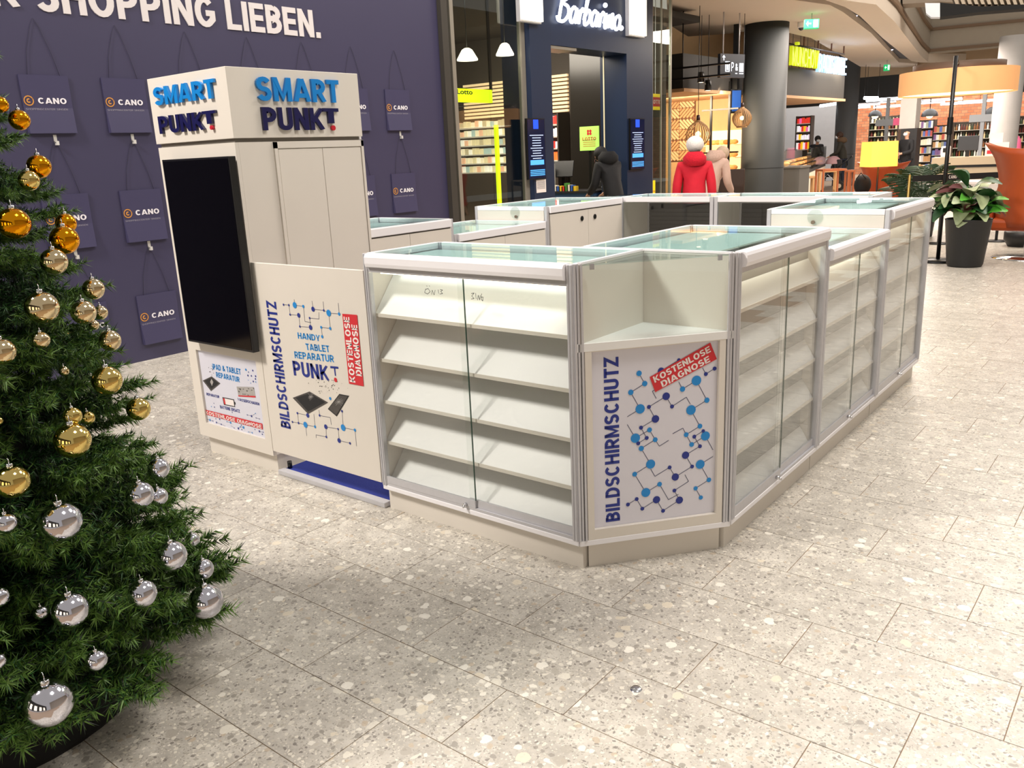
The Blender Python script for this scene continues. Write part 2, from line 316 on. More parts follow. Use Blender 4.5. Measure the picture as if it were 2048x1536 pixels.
# ------------------------------------------------------------------ dark feature wall with lettering
WX = -4.03
wl = struct(MB().box((WX-.2, -4.5, 0), (WX, 4.93, 6.5)).obj('wall_left', WALLM))
struct(MB().box((WX-.2, 4.93, 0), (WX+.06, 5.03, 6.5)).obj('trim_1', M('dark_reveal', '38342e', .5)))
LET = M('white_lettering', 'd9d2d2', .5, var=.02)
mb = MB(); Pw = Plane((WX, 0, 0), Y1, Z1, X1)
put_text(mb, 'R', (WX, .37, 2.70), Y1, Z1, X1, .19, .235, depth=.01, bold=.022)
a0 = Pw.hit(72, 12)[0]; a1 = Pw.hit(432, 55)[0]; put_text(mb, 'SHOPPING', (WX, a0, 2.69), Y1, Z1, X1, a1-a0, .24, depth=.01, bold=.022)
a0 = Pw.hit(455, 58)[0]; a1 = Pw.hit(641, 78)[0]; put_text(mb, 'LIEBEN.', (WX, a0, 2.69), Y1, Z1, X1, a1-a0, .24, depth=.01, bold=.022)
mb.obj('lettering', LET, wl)
GOLDP = M('print_amber', 'c98a3c', .5)
def bag_mesh():
    m = MB()
    # flat paper bag hanging against the wall: upper half flat, lower half pouching out
    m.add([(0, -.175, .2), (0, .175, .2), (.012, .175, .2), (.012, -.175, .2), (0, -.175, -.21), (0, .175, -.21), (.03, .17, -.21), (.03, -.17, -.21), (.010, .175, -.03), (.010, -.175, -.03)],
          [(0, 1, 2, 3), (3, 2, 8, 9), (9, 8, 6, 7), (7, 6, 5, 4), (0, 4, 5, 1), (0, 3, 9, 7, 4), (1, 5, 6, 8, 2)])
    return m.mesh('bag_body', BAGM)
def emblem(m, P, a, b, r, mi=0, n=14):
    for rr, w_, s0, s1 in ((r, r*.22, 30, 150+180), (r, r*.22, -35, 25), (r*.45, r*.26, 60, 320)):
        pts = []
        k = n
        o = [(a+(rr)*math.cos(math.radians(s0+(s1-s0)*i/k)), b+rr*math.sin(math.radians(s0+(s1-s0)*i/k))) for i in range(k+1)]
        q = [(a+(rr-w_)*math.cos(math.radians(s0+(s1-s0)*i/k)), b+(rr-w_)*math.sin(math.radians(s0+(s1-s0)*i/k))) for i in range(k+1)]
        for i in range(k): poly(m, P, [o[i], o[i+1], q[i+1], q[i]], .0012, mi)
BM = bag_mesh(); PB = Plane((.0125, 0, 0), Y1, Z1, X1)
pm = MB(); emblem(pm, PB, -.135, .02, .036, 0)
put_text(pm, 'CANO', (.0125, -.07, 0), Y1, Z1, X1, .205, .042, bold=.015, mi=1)
pm2 = MB(); put_text(pm, 'SHOPPINGCENTER SINGEN', (.0125, -.165, -.045), Y1, Z1, X1, .30, .013, bold=.0, mi=2)
PM = pm.mesh('print', [GOLDP, M('print_bag_white', 'e8e4ea', .5), M('print_bag_grey', '9793a0', .5)])
CM = MB().tube([(.006, -.11, .2), (.005, -.085, .36), (.004, -.03, .53), (.004, 0, .59), (.004, .03, .53), (.005, .085, .36), (.006, .12, .2)], .0016, 5).mesh('cord_handle', M('dark_cord', '232136', .7))
HM = MB().box((0, -.012, .02), (.004, .012, .075)).box((0, -.008, .0), (.03, .012, .016)).box((.026, -.008, .0), (.03, .012, .03)).mesh('wall_hook', M('white_metal_hook', 'd8d6d2', .4, .2))
cols_ = [(.03, 0), (.63, 1), (1.235, 2), (1.83, 3), (2.43, 4), (3.03, 5), (3.63, 6), (4.225, 7)]
colname = ['at the far left behind the tree', 'near the top of the tree', 'beside the white tower', 'above the white tower, left of its middle', 'above the white tower, over its right part', 'above the white tower near its right corner', 'just right of the white tower', 'nearest the black shop frame']
rown = ['top', 'middle', 'bottom']
for yy, ci in cols_:
    for ri, zz in enumerate((2.05, 1.195, .345)):
        if ci == 0 or (ri > 0 and ci in (3, 4, 5)) or (ri == 2 and ci > 2): continue
        t = thing('paper_bag', f'navy paper bag, {rown[ri]} row, {colname[ci]}', 'bag', (WX+.002, yy, zz), 0, 'navy paper bags on the dark wall')
        link('bag_body', BM, t); link('print', PM, t); link('cord_handle', CM, t)
        if ri: tag(link('wall_hook', HM, None, (WX, yy+.01, zz+.56)), f'white hook of the {rown[ri]} row bag {colname[ci]}', 'hook', 'white hooks on the dark wall')

# ------------------------------------------------------------------ KIOSK
W, D, CXL, D2, LA, LB, LC, H, HB, ZB, SB = 1.0726, .4769, .3927, .6868, 1.011, 1.009, .998, 1.17, 1.0697, .1041, .0336
TH = .01213
KN = M('black_lock', '151515', .3)
LED = M('led_strip', 'fff4d6', .5, emit=6, ec='fff0cc')
GROM = glass('acrylic_disc', (.95, .97, .96), 1.5)
def counter(name, label, loc, rz, W, D, H, front='glass', shelves=4, rise=.17, sdepth=.2, back='panel', side_hi=True, led=True, grp='white display counters of the stand', disc_at=None, knobs=None, lips=None, pan=None):
    T = thing(name, label, 'display counter', loc, rz, grp)
    MB().box((.004, SB, 0), (W-.004, D-SB, ZB-.002)).obj('plinth', WHITE, T)
    MB().box((.002, .002, ZB), (W-.002, D-.002, ZB+.022)).obj('base_board', PLASTIC, T, bevel=.003)
    pz0 = ZB+.022
    for x in (0, W-.03):
        for y in (0, D-.026):
            m = MB()
            m.box((x+.001, y+.001, pz0), (x+.029, y+.025, H-.001))
            if y == 0:
                for k in range(2): m.box((x+.004+.013*k, -.002, pz0), (x+.012+.013*k, .002, H-.002))
            m.obj('corner_post', ALU, T, bevel=.002)
    # top frame: thick rounded white rail at the front, thin rails elsewhere
    zr = H-.058
    prof = [(.0, H-.058), (-.014, H-.054), (-.018, H-.04), (-.018, H-.014), (-.012, H-.003), (0, H), (.03, H), (.03, H-.058)]
    m = MB(); n = len(prof); vs = [(.03, a, b) for a, b in prof]+[(W-.03, a, b) for a, b in prof]
    m.add(vs, [tuple(range(n)), tuple(range(n, 2*n))[::-1]]+[(i, n+i, n+(i+1) % n, (i+1) % n) for i in range(n)], 0)
    m.obj('front_rail', PLASTIC, T)
    MB().box((.03, .002, H-.078), (W-.03, .022, H-.0585)).obj('door_track', ALU, T)
    MB().box((.03, D-.02, H-.04), (W-.03, D, H)).obj('top_rail', PLASTIC, T, bevel=.002)
    if back == 'doors': MB().box((.03, D-.001, H-.05), (W-.03, D+.014, H-.002)).obj('top_rail', PLASTIC, T, bevel=.004)
    for x in (0, W-.02): MB().box((x+.001, .027, H-.03), (x+.019, D-.027, H)).obj('top_rail', PLASTIC, T, bevel=.002)
    MB().box((.021, .031, H-.008), (W-.021, D-.021, H-.002)).obj('top_glass', GLT, T)
    MB().box((.0215, .032 if front != 'glass' else .2, H-.040), (W-.0215, D-.033, H-.033)).obj('teal_sheet', M('pale_teal_reflection', 'd3e6e4', .3), T)  # sheet added under the glass; its pale teal stands for the tops' reflection
    for x in (0.0, W-.016): MB().box((x+.001, .028, pz0+.001), (x+.015, D-.028, H-.031)).obj('side_panel', WHITE, T)
    yb = .012
    if front == 'glass':
        bw = D-.03 if back in ('panel', 'doors') else D-.03
        MB().box((.03, .004, pz0), (W-.03, .026, pz0+.012)).obj('door_track', ALU, T)
        mid = W*.5; bp = .03+sdepth
        MB().box((.017, bp, pz0+.001), (W-.017, bp+.01, H-.102)).obj('inner_panel', WHITE if not pan else M('shaded_laminate', '8e8e8b', .35, var=.03), T)  # with pan set, the shade behind the shelves is put into the colour
        for x0, x1, yy in ((.031, mid+.02, .005), (mid-.02, W-.031, .016)):
            d_ = MB().box((x0, yy, pz0+.046), (x1, yy+.005, H-.079)).obj('glass_door', GL, T)
            if yy < .01: MB().box(((x1-.0002) if yy < .01 else x0-.003, yy-.0003, pz0+.046), ((x1+.0028) if yy < .01 else x0-.0002, yy+.0053, H-.079)).obj('pane_edge', M('glass_edge_green', '3c5248', .25), d_)
            MB().box((x0, yy-.002, pz0+.013), (x1, yy+.007, pz0+.0455)).obj('door_rail', ALU, d_)
        lk = MB().tube([(mid-.03, .003, pz0+.02), (mid-.03, -.014, pz0+.02)], .008, 10).tube([(mid-.03, -.013, pz0+.02), (mid-.026, -.02, pz0+.012)], .004, 6).obj('lock', CHROME, T)
        lips = lips or [pz0+.03+(H-.26-pz0)*(k/(shelves))+.16 for k in range(shelves)]
        for z in [pz0+.006]+lips:
            z1 = min(z+rise, H-.085)
            m = MB(); t_ = .008; y0 = .028; y1 = bp-.002
            m.add([(.018, y0, z), (W-.018, y0, z), (W-.018, y1, z1), (.018, y1, z1), (.018, y0, z-t_ if z > .16 else z-.004), (W-.018, y0, z-t_ if z > .16 else z-.004), (W-.018, y1, z1-t_), (.018, y1, z1-t_)],
                  [(0, 1, 2, 3), (4, 7, 6, 5), (0, 4, 5, 1), (1, 5, 6, 2), (2, 6, 7, 3), (3, 7, 4, 0)])
            s_ = m.obj('display_shelf', WHITE2, T)
            MB().box((.018, y0-.003, z-.008), (W-.018, y0-.0002, z+.007)).obj('shelf_lip', WHITE, s_)
        if led: MB().box((.05, .05, H-.09), (W-.05, .06, H-.084)).obj('led_strip', LED, T)
    elif front == 'panel':
        MB().box((.03, .005, pz0), (W-.03, .018, H-.079)).obj('front_panel', WHITE, T)
    elif front == 'shutter':
        m_ = MB().box((.03, .012, pz0), (W-.03, .02, H-.08)).obj('rear_panel', BLKM, T)
        k = 0; z = pz0+.01
        while z < H-.12:
            MB().box((.032, .0205, z), (W-.032, .028, z+.026)).obj('slat', M('black_slat', '202023', .45), m_); z += .034
    if back == 'doors':
        MB().box((.03, D-.012, pz0), (W-.03, D-.004, H-.052)).obj('back_panel', M('shadow_gap', '6c665e', .7), T)
        for q, (x0, x1) in enumerate(((.034, W/2-.0015), (W/2+.0015, W-.034))):
            d_ = MB().box((x0, D-.0035, pz0+.004), (x1, D+.008, H-.058)).obj('cabinet_door', WHITE, T)
            kx = (W/2-.09 if q == 0 else W/2+.09) if knobs is None else knobs[q]
            if kx: MB().tube([(kx, D+.008, H-.12), (kx, D+.013, H-.12)], .019, 16).obj('finger_hole', KN, d_)
    elif back == 'glass': MB().box((.03, D-.012, pz0), (W-.03, D-.006, H-.041)).obj('back_glass', GL, T)
    else: MB().box((.03, D-.02, pz0), (W-.03, D-.006, H-.041)).obj('back_panel', WHITE, T)
    if disc_at:
        for x, y, z in disc_at:
            sgn = -1 if x < W/2 else 1
            d_ = MB().tube([(x, y, z), (x+sgn*.004, y, z)], .045, 28).obj('acrylic_disc', GROM, T)
            MB().tube([(x+sgn*.0045, y+.01, z-.028), (x+sgn*.012, y+.01, z-.028)], .011, 12).obj('screw_head', M('brown_metal', '8a7466', .4, .7), d_)
    return T
LEDc = LED
counter('display_counter', 'white glass-fronted counter facing the camera beside the BILDSCHIRMSCHUTZ gate', (0, 0, 0), 0, W-.001, D, H, shelves=4, rise=.172, sdepth=.14, lips=[.326, .516, .706, .905])
def RR(x, y): return (W+CXL+x*math.cos(TH)-y*math.sin(TH), D+x*math.sin(TH)+y*math.cos(TH), 0)
lpA = [.37, .56, .75, .94]
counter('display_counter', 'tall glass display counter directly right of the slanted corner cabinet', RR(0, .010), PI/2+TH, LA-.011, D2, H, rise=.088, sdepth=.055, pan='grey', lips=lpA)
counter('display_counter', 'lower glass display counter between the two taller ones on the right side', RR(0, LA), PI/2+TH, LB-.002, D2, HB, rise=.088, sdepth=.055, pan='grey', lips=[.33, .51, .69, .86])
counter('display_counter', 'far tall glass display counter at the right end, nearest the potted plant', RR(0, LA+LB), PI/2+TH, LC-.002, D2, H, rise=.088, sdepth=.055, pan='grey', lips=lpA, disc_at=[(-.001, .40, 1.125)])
XI = -.93
LDs = [('tall white counter with glass top right behind the white tower', .80, 1.60, H, None, None), ('lower white counter with glass top between two taller ones on the wall side', 1.60, 2.60, HB, None, (.50, .50)), ('tall white counter with two black finger holes at the back left of the stand', 2.60, 3.66, H, [(1.061, .40, 1.125)], None)]
for lb, y0, y1, h, da, kn in LDs:
    T = counter('display_counter', lb, (XI-D2, y1-.001, 0), -PI/2, y1-y0-.002, D2, h, front='panel', back='doors', disc_at=da, knobs=(0, 0) if y0 < 1 else None if kn is None else (.62, 0), grp='white cabinets along the dark wall side')
counter('display_counter', 'back counter with black slatted rear, left of the white post, below the red jacket', (-.14, 4.13, 0), PI, .83, .468, H, front='shutter', back='glass', grp='black slatted counters at the back')
counter('display_counter', 'back counter with black slatted rear, right of the white post', (1.02, 4.13, 0), PI, 1.155, .468, H, front='shutter', back='glass', grp='black slatted counters at the back')
INK = M('marker_ink', '1c1c22', .6); Pf = Plane((0, .004, 0), X1, Z1, -Y1); dc = [o for o in bpy.data.objects if o.name == 'display_counter'][0]
m = MB()
for l in ([(852, 578), (850, 585), (856, 588), (861, 583), (857, 577), (851, 579)], [(854, 571), (855, 573)], [(859, 571), (860, 573)], [(864, 589), (865, 580), (869, 590), (871, 580)], [(877, 579), (878, 587)], [(881, 579), (886, 580), (882, 583), (886, 587), (880, 588)],
          [(943, 587), (949, 586), (944, 592), (949, 597), (943, 598)], [(952, 586), (953, 598)], [(956, 600), (957, 590), (960, 600), (961, 590)], [(964, 587), (963, 598), (966, 602), (967, 594), (962, 594)]):
    q = [Pf.hit(*p) for p in l]
    for i in range(len(q)-1): seg(m, Pf, q[i], q[i+1], .0022, .002)
tag(wobj(m, 'handwriting', INK, dc), kind='stuff')
# back-left corner cabinet
T = thing('corner_cabinet', 'triangular white corner cabinet with glass top at the back left of the stand', 'corner cabinet', (-.98, 3.67, 0))
tri = [(-.62, .0), (-.005, .0), (-.005, .45)]
MB().prism([(-.56, .02), (-.01, .02), (-.01, .41)], 0, ZB-.002).obj('plinth', WHITE, T)
MB().prism(tri, ZB, H-.04).obj('body', WHITE, T); MB().prism(tri, H-.0395, H-.012).obj('top_rail', PLASTIC, T); MB().prism([(-.6, .006), (-.01, .006), (-.01, .43)], H-.0115, H-.002).obj('top_glass', GLT, T)

# front corner cabinet (chamfer)
U = Vector((CXL, D, 0)); CL = U.length; U.normalize(); NN = Vector((U.y, -U.x, 0))
T = thing('corner_cabinet', 'slanted white corner cabinet with open niche and blue network poster', 'corner cabinet', (W, 0, 0))
Pc = Plane((W, 0, 0), U, Z1, NN)
A_, B_, C_ = Vector((W, 0)), Vector((W+CXL, D)), Vector((W, D))
def shrink(e, g=0): # triangle inset from front by e and from the legs by g
    n = Vector((NN.x, NN.y)); a = A_-n*e+Vector((g, 0)); u2 = Vector((U.x, U.y))
    p1 = A_-n*e; t = (W+g-p1.x)/u2.x; a = p1+u2*t; t = (D-g-p1.y)/u2.y; b = p1+u2*t
    return [(a.x, a.y), (b.x, b.y), (W+g, D-g)]
def cbar(mb, a0, a1, z0, z1, n0, n1, mi=0):
    p = [Pc.pt(a0, 0, n0), Pc.pt(a1, 0, n0), Pc.pt(a1, 0, n1), Pc.pt(a0, 0, n1)]
    return mb.prism([(q.x, q.y) for q in p], z0, z1, mi)
ZS = .887
wobj(MB().prism(shrink(SB, .004), 0, ZB-.002), 'plinth', WHITE, T)
wobj(MB().prism(shrink(.0, .002), ZB, ZB+.022), 'base_board', PLASTIC, T, .002)
for a in (.0, CL-.036):
    m = MB()
    for k in range(3): cbar(m, a+.002+.012*k, a+.010+.012*k, ZB+.022, H, -.006, .004-(k == 1)*.004)
    wobj(m, 'corner_post', ALU, T)
# frame around the poster recess, poster, shelf
_h = [Pc.hit(a/2.292+1130, b/2.292+480) for a, b in ((122, 515), (715, 460), (690, 1255), (137, 1330))]
x0, x1, z0, z1 = (_h[0][0]+_h[3][0])/2, (_h[1][0]+_h[2][0])/2, (_h[2][1]+_h[3][1])/2, (_h[0][1]+_h[1][1])/2
m = MB(); cbar(m, .038, x0, ZB+.022, ZS-.03, -.018, -.001); cbar(m, x1, CL-.038, ZB+.022, ZS-.03, -.018, -.001); cbar(m, x0, x1, ZB+.022, z0, -.018, -.001); cbar(m, x0, x1, z1, ZS-.03, -.018, -.001)
wobj(m, 'front_frame', WHITE, T)
po = wobj(cbar(MB(), x0-.01, x1+.01, z0-.01, z1+.01, -.024, -.019), 'poster', POSTER, T)
wobj(MB().prism(shrink(.0, .002), ZS-.03, ZS-.0), 'shelf', WHITE2, T, .001)
m = MB().box((W+.001, .02, ZS), (W+.014, D-.001, H-.004)); wobj(m, 'niche_side', WHITE, T)
wobj(MB().box((W+.0145, D-.014, ZS), (W+CXL-.012, D-.001, H-.004)), 'niche_side', WHITE, T)
wobj(cbar(MB(), .038, CL-.038, ZS+.001, H-.003, -.010, -.005), 'glass_pane', GL, T)
wobj(MB().prism(shrink(.012, .015), H-.009, H-.004), 'top_glass', GLT, T)
wobj(MB().box((W+.001, .03, H-.0035), (W+.016, D-.02, H+.004)), 'top_rail', PLASTIC, T)
wobj(MB().box((W+.0165, D-.018, H-.0035), (W+CXL-.02, D-.001, H+.004)), 'top_rail', PLASTIC, T)
for a in (.07, CL-.07): wobj(cbar(MB(), a-.008, a+.008, H-.022, H-.002, -.004, .002), 'glass_clip', CHROME, T)
Pp = Plane(Pc.pt(0, 0, -.019), U, Z1, NN)
def zp(x, y, s=2.292, ox=1130, oy=480): return Pp.hit(x/s+ox, y/s+oy)
m = MB()
a0, b0 = zp(252, 1285); a1, b1 = zp(245, 530)
a2 = zp(187, 1290)[0]
# vertical word reading upwards
put_text(m, 'BILDSCHIRMSCHUTZ', Pp.pt(a0, b0, .0), Z1, -U, NN, b1-b0, a0-a2, bold=.015)
wobj(m, 'lettering', NAVY, po)
big = [(339, 611, 0, 12), (365, 658, 0, 12), (301, 698, 0, 12), (344, 774, 0, 21), (387, 870, 0, 11), (413, 915, 0, 11), (322, 908, 0, 21), (349, 955, 0, 12), (392, 1027, 0, 21), (319, 1073, 0, 11), (370, 1157, 0, 21), (433, 1119, 0, 11),
       (602, 644, 0, 22), (538, 683, 0, 12), (650, 734, 0, 12), (577, 779, 0, 22), (618, 853, 0, 11), (555, 892, 0, 11), (643, 898, 0, 21), (580, 937, 0, 11), (619, 1028, 0, 21), (659, 1099, 0, 11), (598, 1138, 0, 10), (622, 1180, 0, 10),
       (463, 716, 1, 17), (384, 765, 1, 9), (414, 820, 1, 17), (348, 860, 1, 9), (374, 907, 1, 9), (335, 932, 1, 9), (490, 763, 1, 9), (440, 600, 1, 15), (521, 550, 1, 8), (645, 614, 1, 9), (685, 589, 1, 9),
       (633, 875, 1, 8), (592, 901, 1, 9), (618, 945, 1, 9), (552, 986, 1, 17), (582, 1038, 1, 9), (479, 1042, 1, 9), (505, 1086, 1, 17), (501, 1148, 1, 9), (524, 1192, 1, 17), (449, 1241, 1, 9), (419, 1190, 1, 17), (354, 1231, 1, 9), (328, 1187, 1, 9), (288, 1212, 1, 9)]
edges = [[(339, 611), (365, 658), (301, 698), (344, 774), (285, 810)], [(285, 845), (322, 908), (387, 870), (413, 915), (349, 955), (392, 1027), (319, 1073), (370, 1157), (433, 1119), (474, 1190), (520, 1165)], [(413, 915), (432, 945), (475, 918)],
         [(521, 650), (538, 683), (602, 644), (650, 734), (577, 779), (618, 853), (555, 892), (580, 937), (643, 898), (678, 962)], [(678, 992), (619, 1028), (659, 1099), (598, 1138), (622, 1180)], [(493, 888), (540, 862), (555, 892)],
         [(418, 726), (400, 693), (425, 680)], [(463, 716), (384, 765), (414, 820), (348, 860), (374, 907), (335, 932)], [(463, 716), (490, 763), (556, 720), (574, 752)], [(440, 600), (521, 550)], [(630, 585), (645, 614), (685, 589)],
         [(633, 875), (592, 901), (618, 945), (552, 986), (582, 1038), (505, 1086), (479, 1042), (412, 1083), (393, 1050)], [(549, 1075), (566, 1106), (501, 1148), (524, 1192), (449, 1241), (419, 1190), (354, 1231), (328, 1187), (288, 1212)]]
k = 1/2.292*Pp.hit(1300, 850)[0]; 
def netprint(parent, P, f, nodes, edges, pxm, lw=.0022):
    m = MB()
    for e in edges:
        q = [f(*p) for p in e]
        for i in range(len(q)-1): seg(m, P, q[i], q[i+1], lw, .001, 2)
    for x, y, c, r in nodes:
        a, b = f(x, y); disc(m, P, a, b, r*pxm, .0016, c)
    return tag(wobj(m, 'network_print', [CYAN, NAVY, LINE], parent), kind='stuff')
netprint(po, Pp, zp, big, edges, (zp(500, 900)[1]-zp(500, 1000)[1])/100)
def sticker(parent, P, cs, lines, f, mi=None, bold=.015):
    q = [f(*c) for c in cs]; m = MB(); poly(m, P, q, .0022, 0)       # corners: bottom-left, bottom-right, top-right, top-left in reading direction
    bl, br, tr, tl = [Vector(v) for v in q]; n = len(lines)
    for i, (s, u0, u1) in enumerate(lines):
        v1 = 1-(i+.13)/n*.96-.02; v0 = 1-(i+.93)/n*.96-.02
        def L2(u, v): return (bl*(1-u)+br*u)*(1-v)+(tl*(1-u)+tr*u)*v
        o = L2(u0, v0); r_ = L2(u1, v0)-o; h_ = L2(u0, v1)-o
        co, fs = text_arr(s, bold)
        m.add([P.pt(*(o+r_*c[0]+h_*c[1]), .003) for c in co], fs, 1)
    return wobj(m, 'sticker', [REDP, PWH], parent)
sticker(po, Pp, [(413, 697), (695, 545), (665, 470), (387, 628)], [('KOSTENLOSE', .04, .96), ('DIAGNOSE', .12, .9)], zp)

# ------------------------------------------------------------------ tower
XT0, XT1, YT, HH, HBD = -1.4809, -.8108, .7851, 1.9862, 1.6609
T = thing('advertising_tower', 'tall white square tower with raised blue lettering and a black screen', 'tower', (XT0, 0, 0))
wobj(MB().box((XT0+.03, SB, 0), (XT1-.02, YT-.03, ZB-.002)), 'plinth', WHITE, T)
# poster recess in the front (y=0): frame pieces
rx0, rx1, rz0, rz1 = -1.405, -.865, .185, .60
m = MB().box((XT0, .02, ZB), (XT1, YT, HBD-.008)); wobj(m, 'body', WHITE, T)
m = MB().box((XT0, 0, ZB), (rx0, .0195, HBD-.008)).box((rx1, 0, ZB), (XT1, .0195, HBD-.008)).box((rx0, 0, ZB), (rx1, .0195, rz0)).box((rx0, 0, rz1), (rx1, .0195, HBD-.008))
fr = wobj(m, 'front_frame', WHITE, T)
wobj(MB().box((XT0+.015, .01, HBD-.0075), (XT1-.01, YT-.01, HBD+.0095)), 'shadow_joint', M('shadow_gap', '6c665e', .7), T)
hd = wobj(MB().box((XT0-.006, -.004, HBD+.01), (XT1+.004, YT+.004, HH)), 'header_box', WHITE, T, .002)
for y in (.01,): pass
for y0, y1 in ((.235, .505), (.508, .765)): wobj(MB().box((XT1+.0002, y0, ZB+.01), (XT1+.007, y1, HBD-.045)), 'cabinet_door', WHITE, T, .001)
wobj(MB().box((XT1+.0002, .212, ZB), (XT1+.010, .231, HBD-.01)).box((XT1+.0002, .769, ZB), (XT1+.010, YT, HBD-.01)).box((XT1+.0002, .212, HBD-.040), (XT1+.010, YT, HBD-.009)), 'door_frame', WHITE, T)
P0 = Plane((XT0, -.004, 0), X1, Z1, -Y1); P1 = Plane((XT1+.004, 0, 0), Y1, Z1, X1)
BLU3 = M('blue_acrylic_letter', '1481cf', .3, var=.02); NAV3 = M('navy_acrylic_letter', '15154a', .3); RED3 = M('red_acrylic_dot', 'c32032', .3)
def smart(P, s0, s1, p0, p1, dep=.014):
    (a0, b0), (a1, b1) = P.hit(*s0), P.hit(*s1); m = MB(); put_text(m, 'SMART', P.pt(a0, b0), P.R, Z1, P.N, a1-a0, b1-b0, depth=dep, bold=.018); wobj(m, 'letters', BLU3, hd)
    (a0, b0), (a1, b1) = P.hit(*p0), P.hit(*p1); w_ = a1-a0; h_ = b1-b0
    m = MB(); put_text(m, 'PUNK', P.pt(a0, b0), P.R, Z1, P.N, w_*.79, h_, depth=dep, bold=.018)
    for (u0, v0, u1, v1) in ((.785, .84, 1.0, 1.0), (.85, .30, .93, .8399)):
        q = [P.pt(a0+u*w_, b0+v*h_, n_) for n_ in (.001, dep) for u, v in ((u0, v0), (u1, v0), (u1, v1), (u0, v1))]
        m.add(q, [(0, 3, 2, 1), (4, 5, 6, 7), (0, 1, 5, 4), (1, 2, 6, 5), (2, 3, 7, 6), (3, 0, 4, 7)])
    wobj(m, 'letters', NAV3, hd)
    c = P.pt(a0+.91*w_, b0+.09*h_, .001); wobj(MB().tube([c, c+P.N*dep], h_*.12, 20), 'red_dot', RED3, hd)
smart(P0, (315, 212), (431, 157), (325, 268), (434, 220))
smart(P1, (513, 202), (673, 161), (525, 261), (673, 217))
# black screen
PT = Plane((0, -.055, 0), X1, Z1, -Y1)
(ta0, tb1), (ta1, tb0) = PT.hit(325, 321), PT.hit(506, 704); tb1 = PT.hit(390, 316)[1]; tb0 = PT.hit(440, 694)[1]; ta0 = PT.hit(350, 500)[0]; ta1 = PT.hit(481, 500)[0]
T2 = thing('wall_screen', 'large black upright flat screen mounted on the white tower', 'television', (ta0, -.055, tb0))
wobj(MB().box((ta0, -.055, tb0), (ta1, -.018, tb1)), 'housing', BLACK, T2, .003)
wobj(MB().box((ta0+.01, -.0565, tb0+.012), (ta1-.01, -.0552, tb1-.01)), 'display', M('screen_glass', '030304', .08, spec=.25), T2)
wobj(MB().box((ta0+.1, -.0178, tb0+.2), (ta1-.1, -.0005, tb1-.2)), 'wall_bracket', BLKM, T2)
# tower poster
po = wobj(MB().box((rx0, .012, rz0), (rx1, .0194, rz1)), 'poster', M('poster_pale', 'd6d6e2', .4, var=.01), T)
Pt = Plane((0, .012, 0), X1, Z1, -Y1)
def tp(x, y): return Pt.hit(x/7.317+380, y/7.317+690)
def fit(mb, P, f, body, bl, br, tl, mi=0, bold=.02, off=.001):
    o, r_, u_ = Vector(f(*bl)), Vector(f(*br)), Vector(f(*tl)); co, fs = text_arr(body, bold)
    mb.add([P.pt(*(o+(r_-o)*c[0]+(u_-o)*c[1]), off) for c in co], fs, mi)
m = MB(); fit(m, Pt, tp, 'iPAD & TABLET', (335, 355), (748, 435), (325, 272), 0, .015); fit(m, Pt, tp, 'REPARATUR', (388, 470), (732, 548), (378, 392), 0, .015)
fit(m, Pt, tp, 'REPARATUR', (245, 735), (432, 780), (240, 695), 1); fit(m, Pt, tp, 'WASSERSCHADEN', (700, 812), (1018, 885), (695, 772), 1); fit(m, Pt, tp, 'BATTERIE ERSATZ', (445, 925), (735, 993), (438, 880), 1)
wobj(m, 'lettering', [CYAN, NAVY], po)
sticker(po, Pt, [(222, 1012), (1070, 1235), (1062, 1150), (216, 942)], [('KOSTENLOSE DIAGNOSE', .02, .985)], tp, bold=.02)
m = MB(); poly(m, Pt, [tp(*p) for p in ((188, 520), (310, 675), (447, 562), (318, 458))], .001, 0)
poly(m, Pt, [tp(*p) for p in ((215, 522), (312, 645), (420, 562), (318, 478))], .0014, 1)
poly(m, Pt, [tp(*p) for p in ((300, 540), (325, 600), (345, 540), (318, 492))], .0018, 2)
poly(m, Pt, [tp(*p) for p in ((683, 608), (712, 748), (962, 765), (935, 615))], .001, 2); poly(m, Pt, [tp(*p) for p in ((706, 735), (712, 752), (964, 768), (960, 745))], .0014, 3)
for k in range(14): a = random.uniform(700, 930); b = random.uniform(620, 730); poly(m, Pt, [tp(a, b), tp(a+6, b+18), tp(a+22, b+8)], .0014, 0)
poly(m, Pt, [tp(*p) for p in ((475, 762), (498, 875), (662, 908), (645, 795))], .001, 1); poly(m, Pt, [tp(*p) for p in ((486, 776), (506, 864), (652, 894), (637, 806))], .0014, 4); poly(m, Pt, [tp(*p) for p in ((486, 776), (506, 864), (527, 868), (510, 781))], .0018, 3)
poly(m, Pt, [tp(*p) for p in ((650, 830), (655, 875), (670, 868), (664, 836))], .001, 1)
for k in range(12): a = random.uniform(265, 360); b = random.uniform(290, 455); poly(m, Pt, [tp(a, b), tp(a+3, b+12), tp(a+12, b+5)], .001, 1)
wobj(m, 'device_print', [GREYP, DARKP, M('print_lightgrey', 'a9a5a2', .5, var=.2, scale=50), REDP, PWH], po)
nn = []
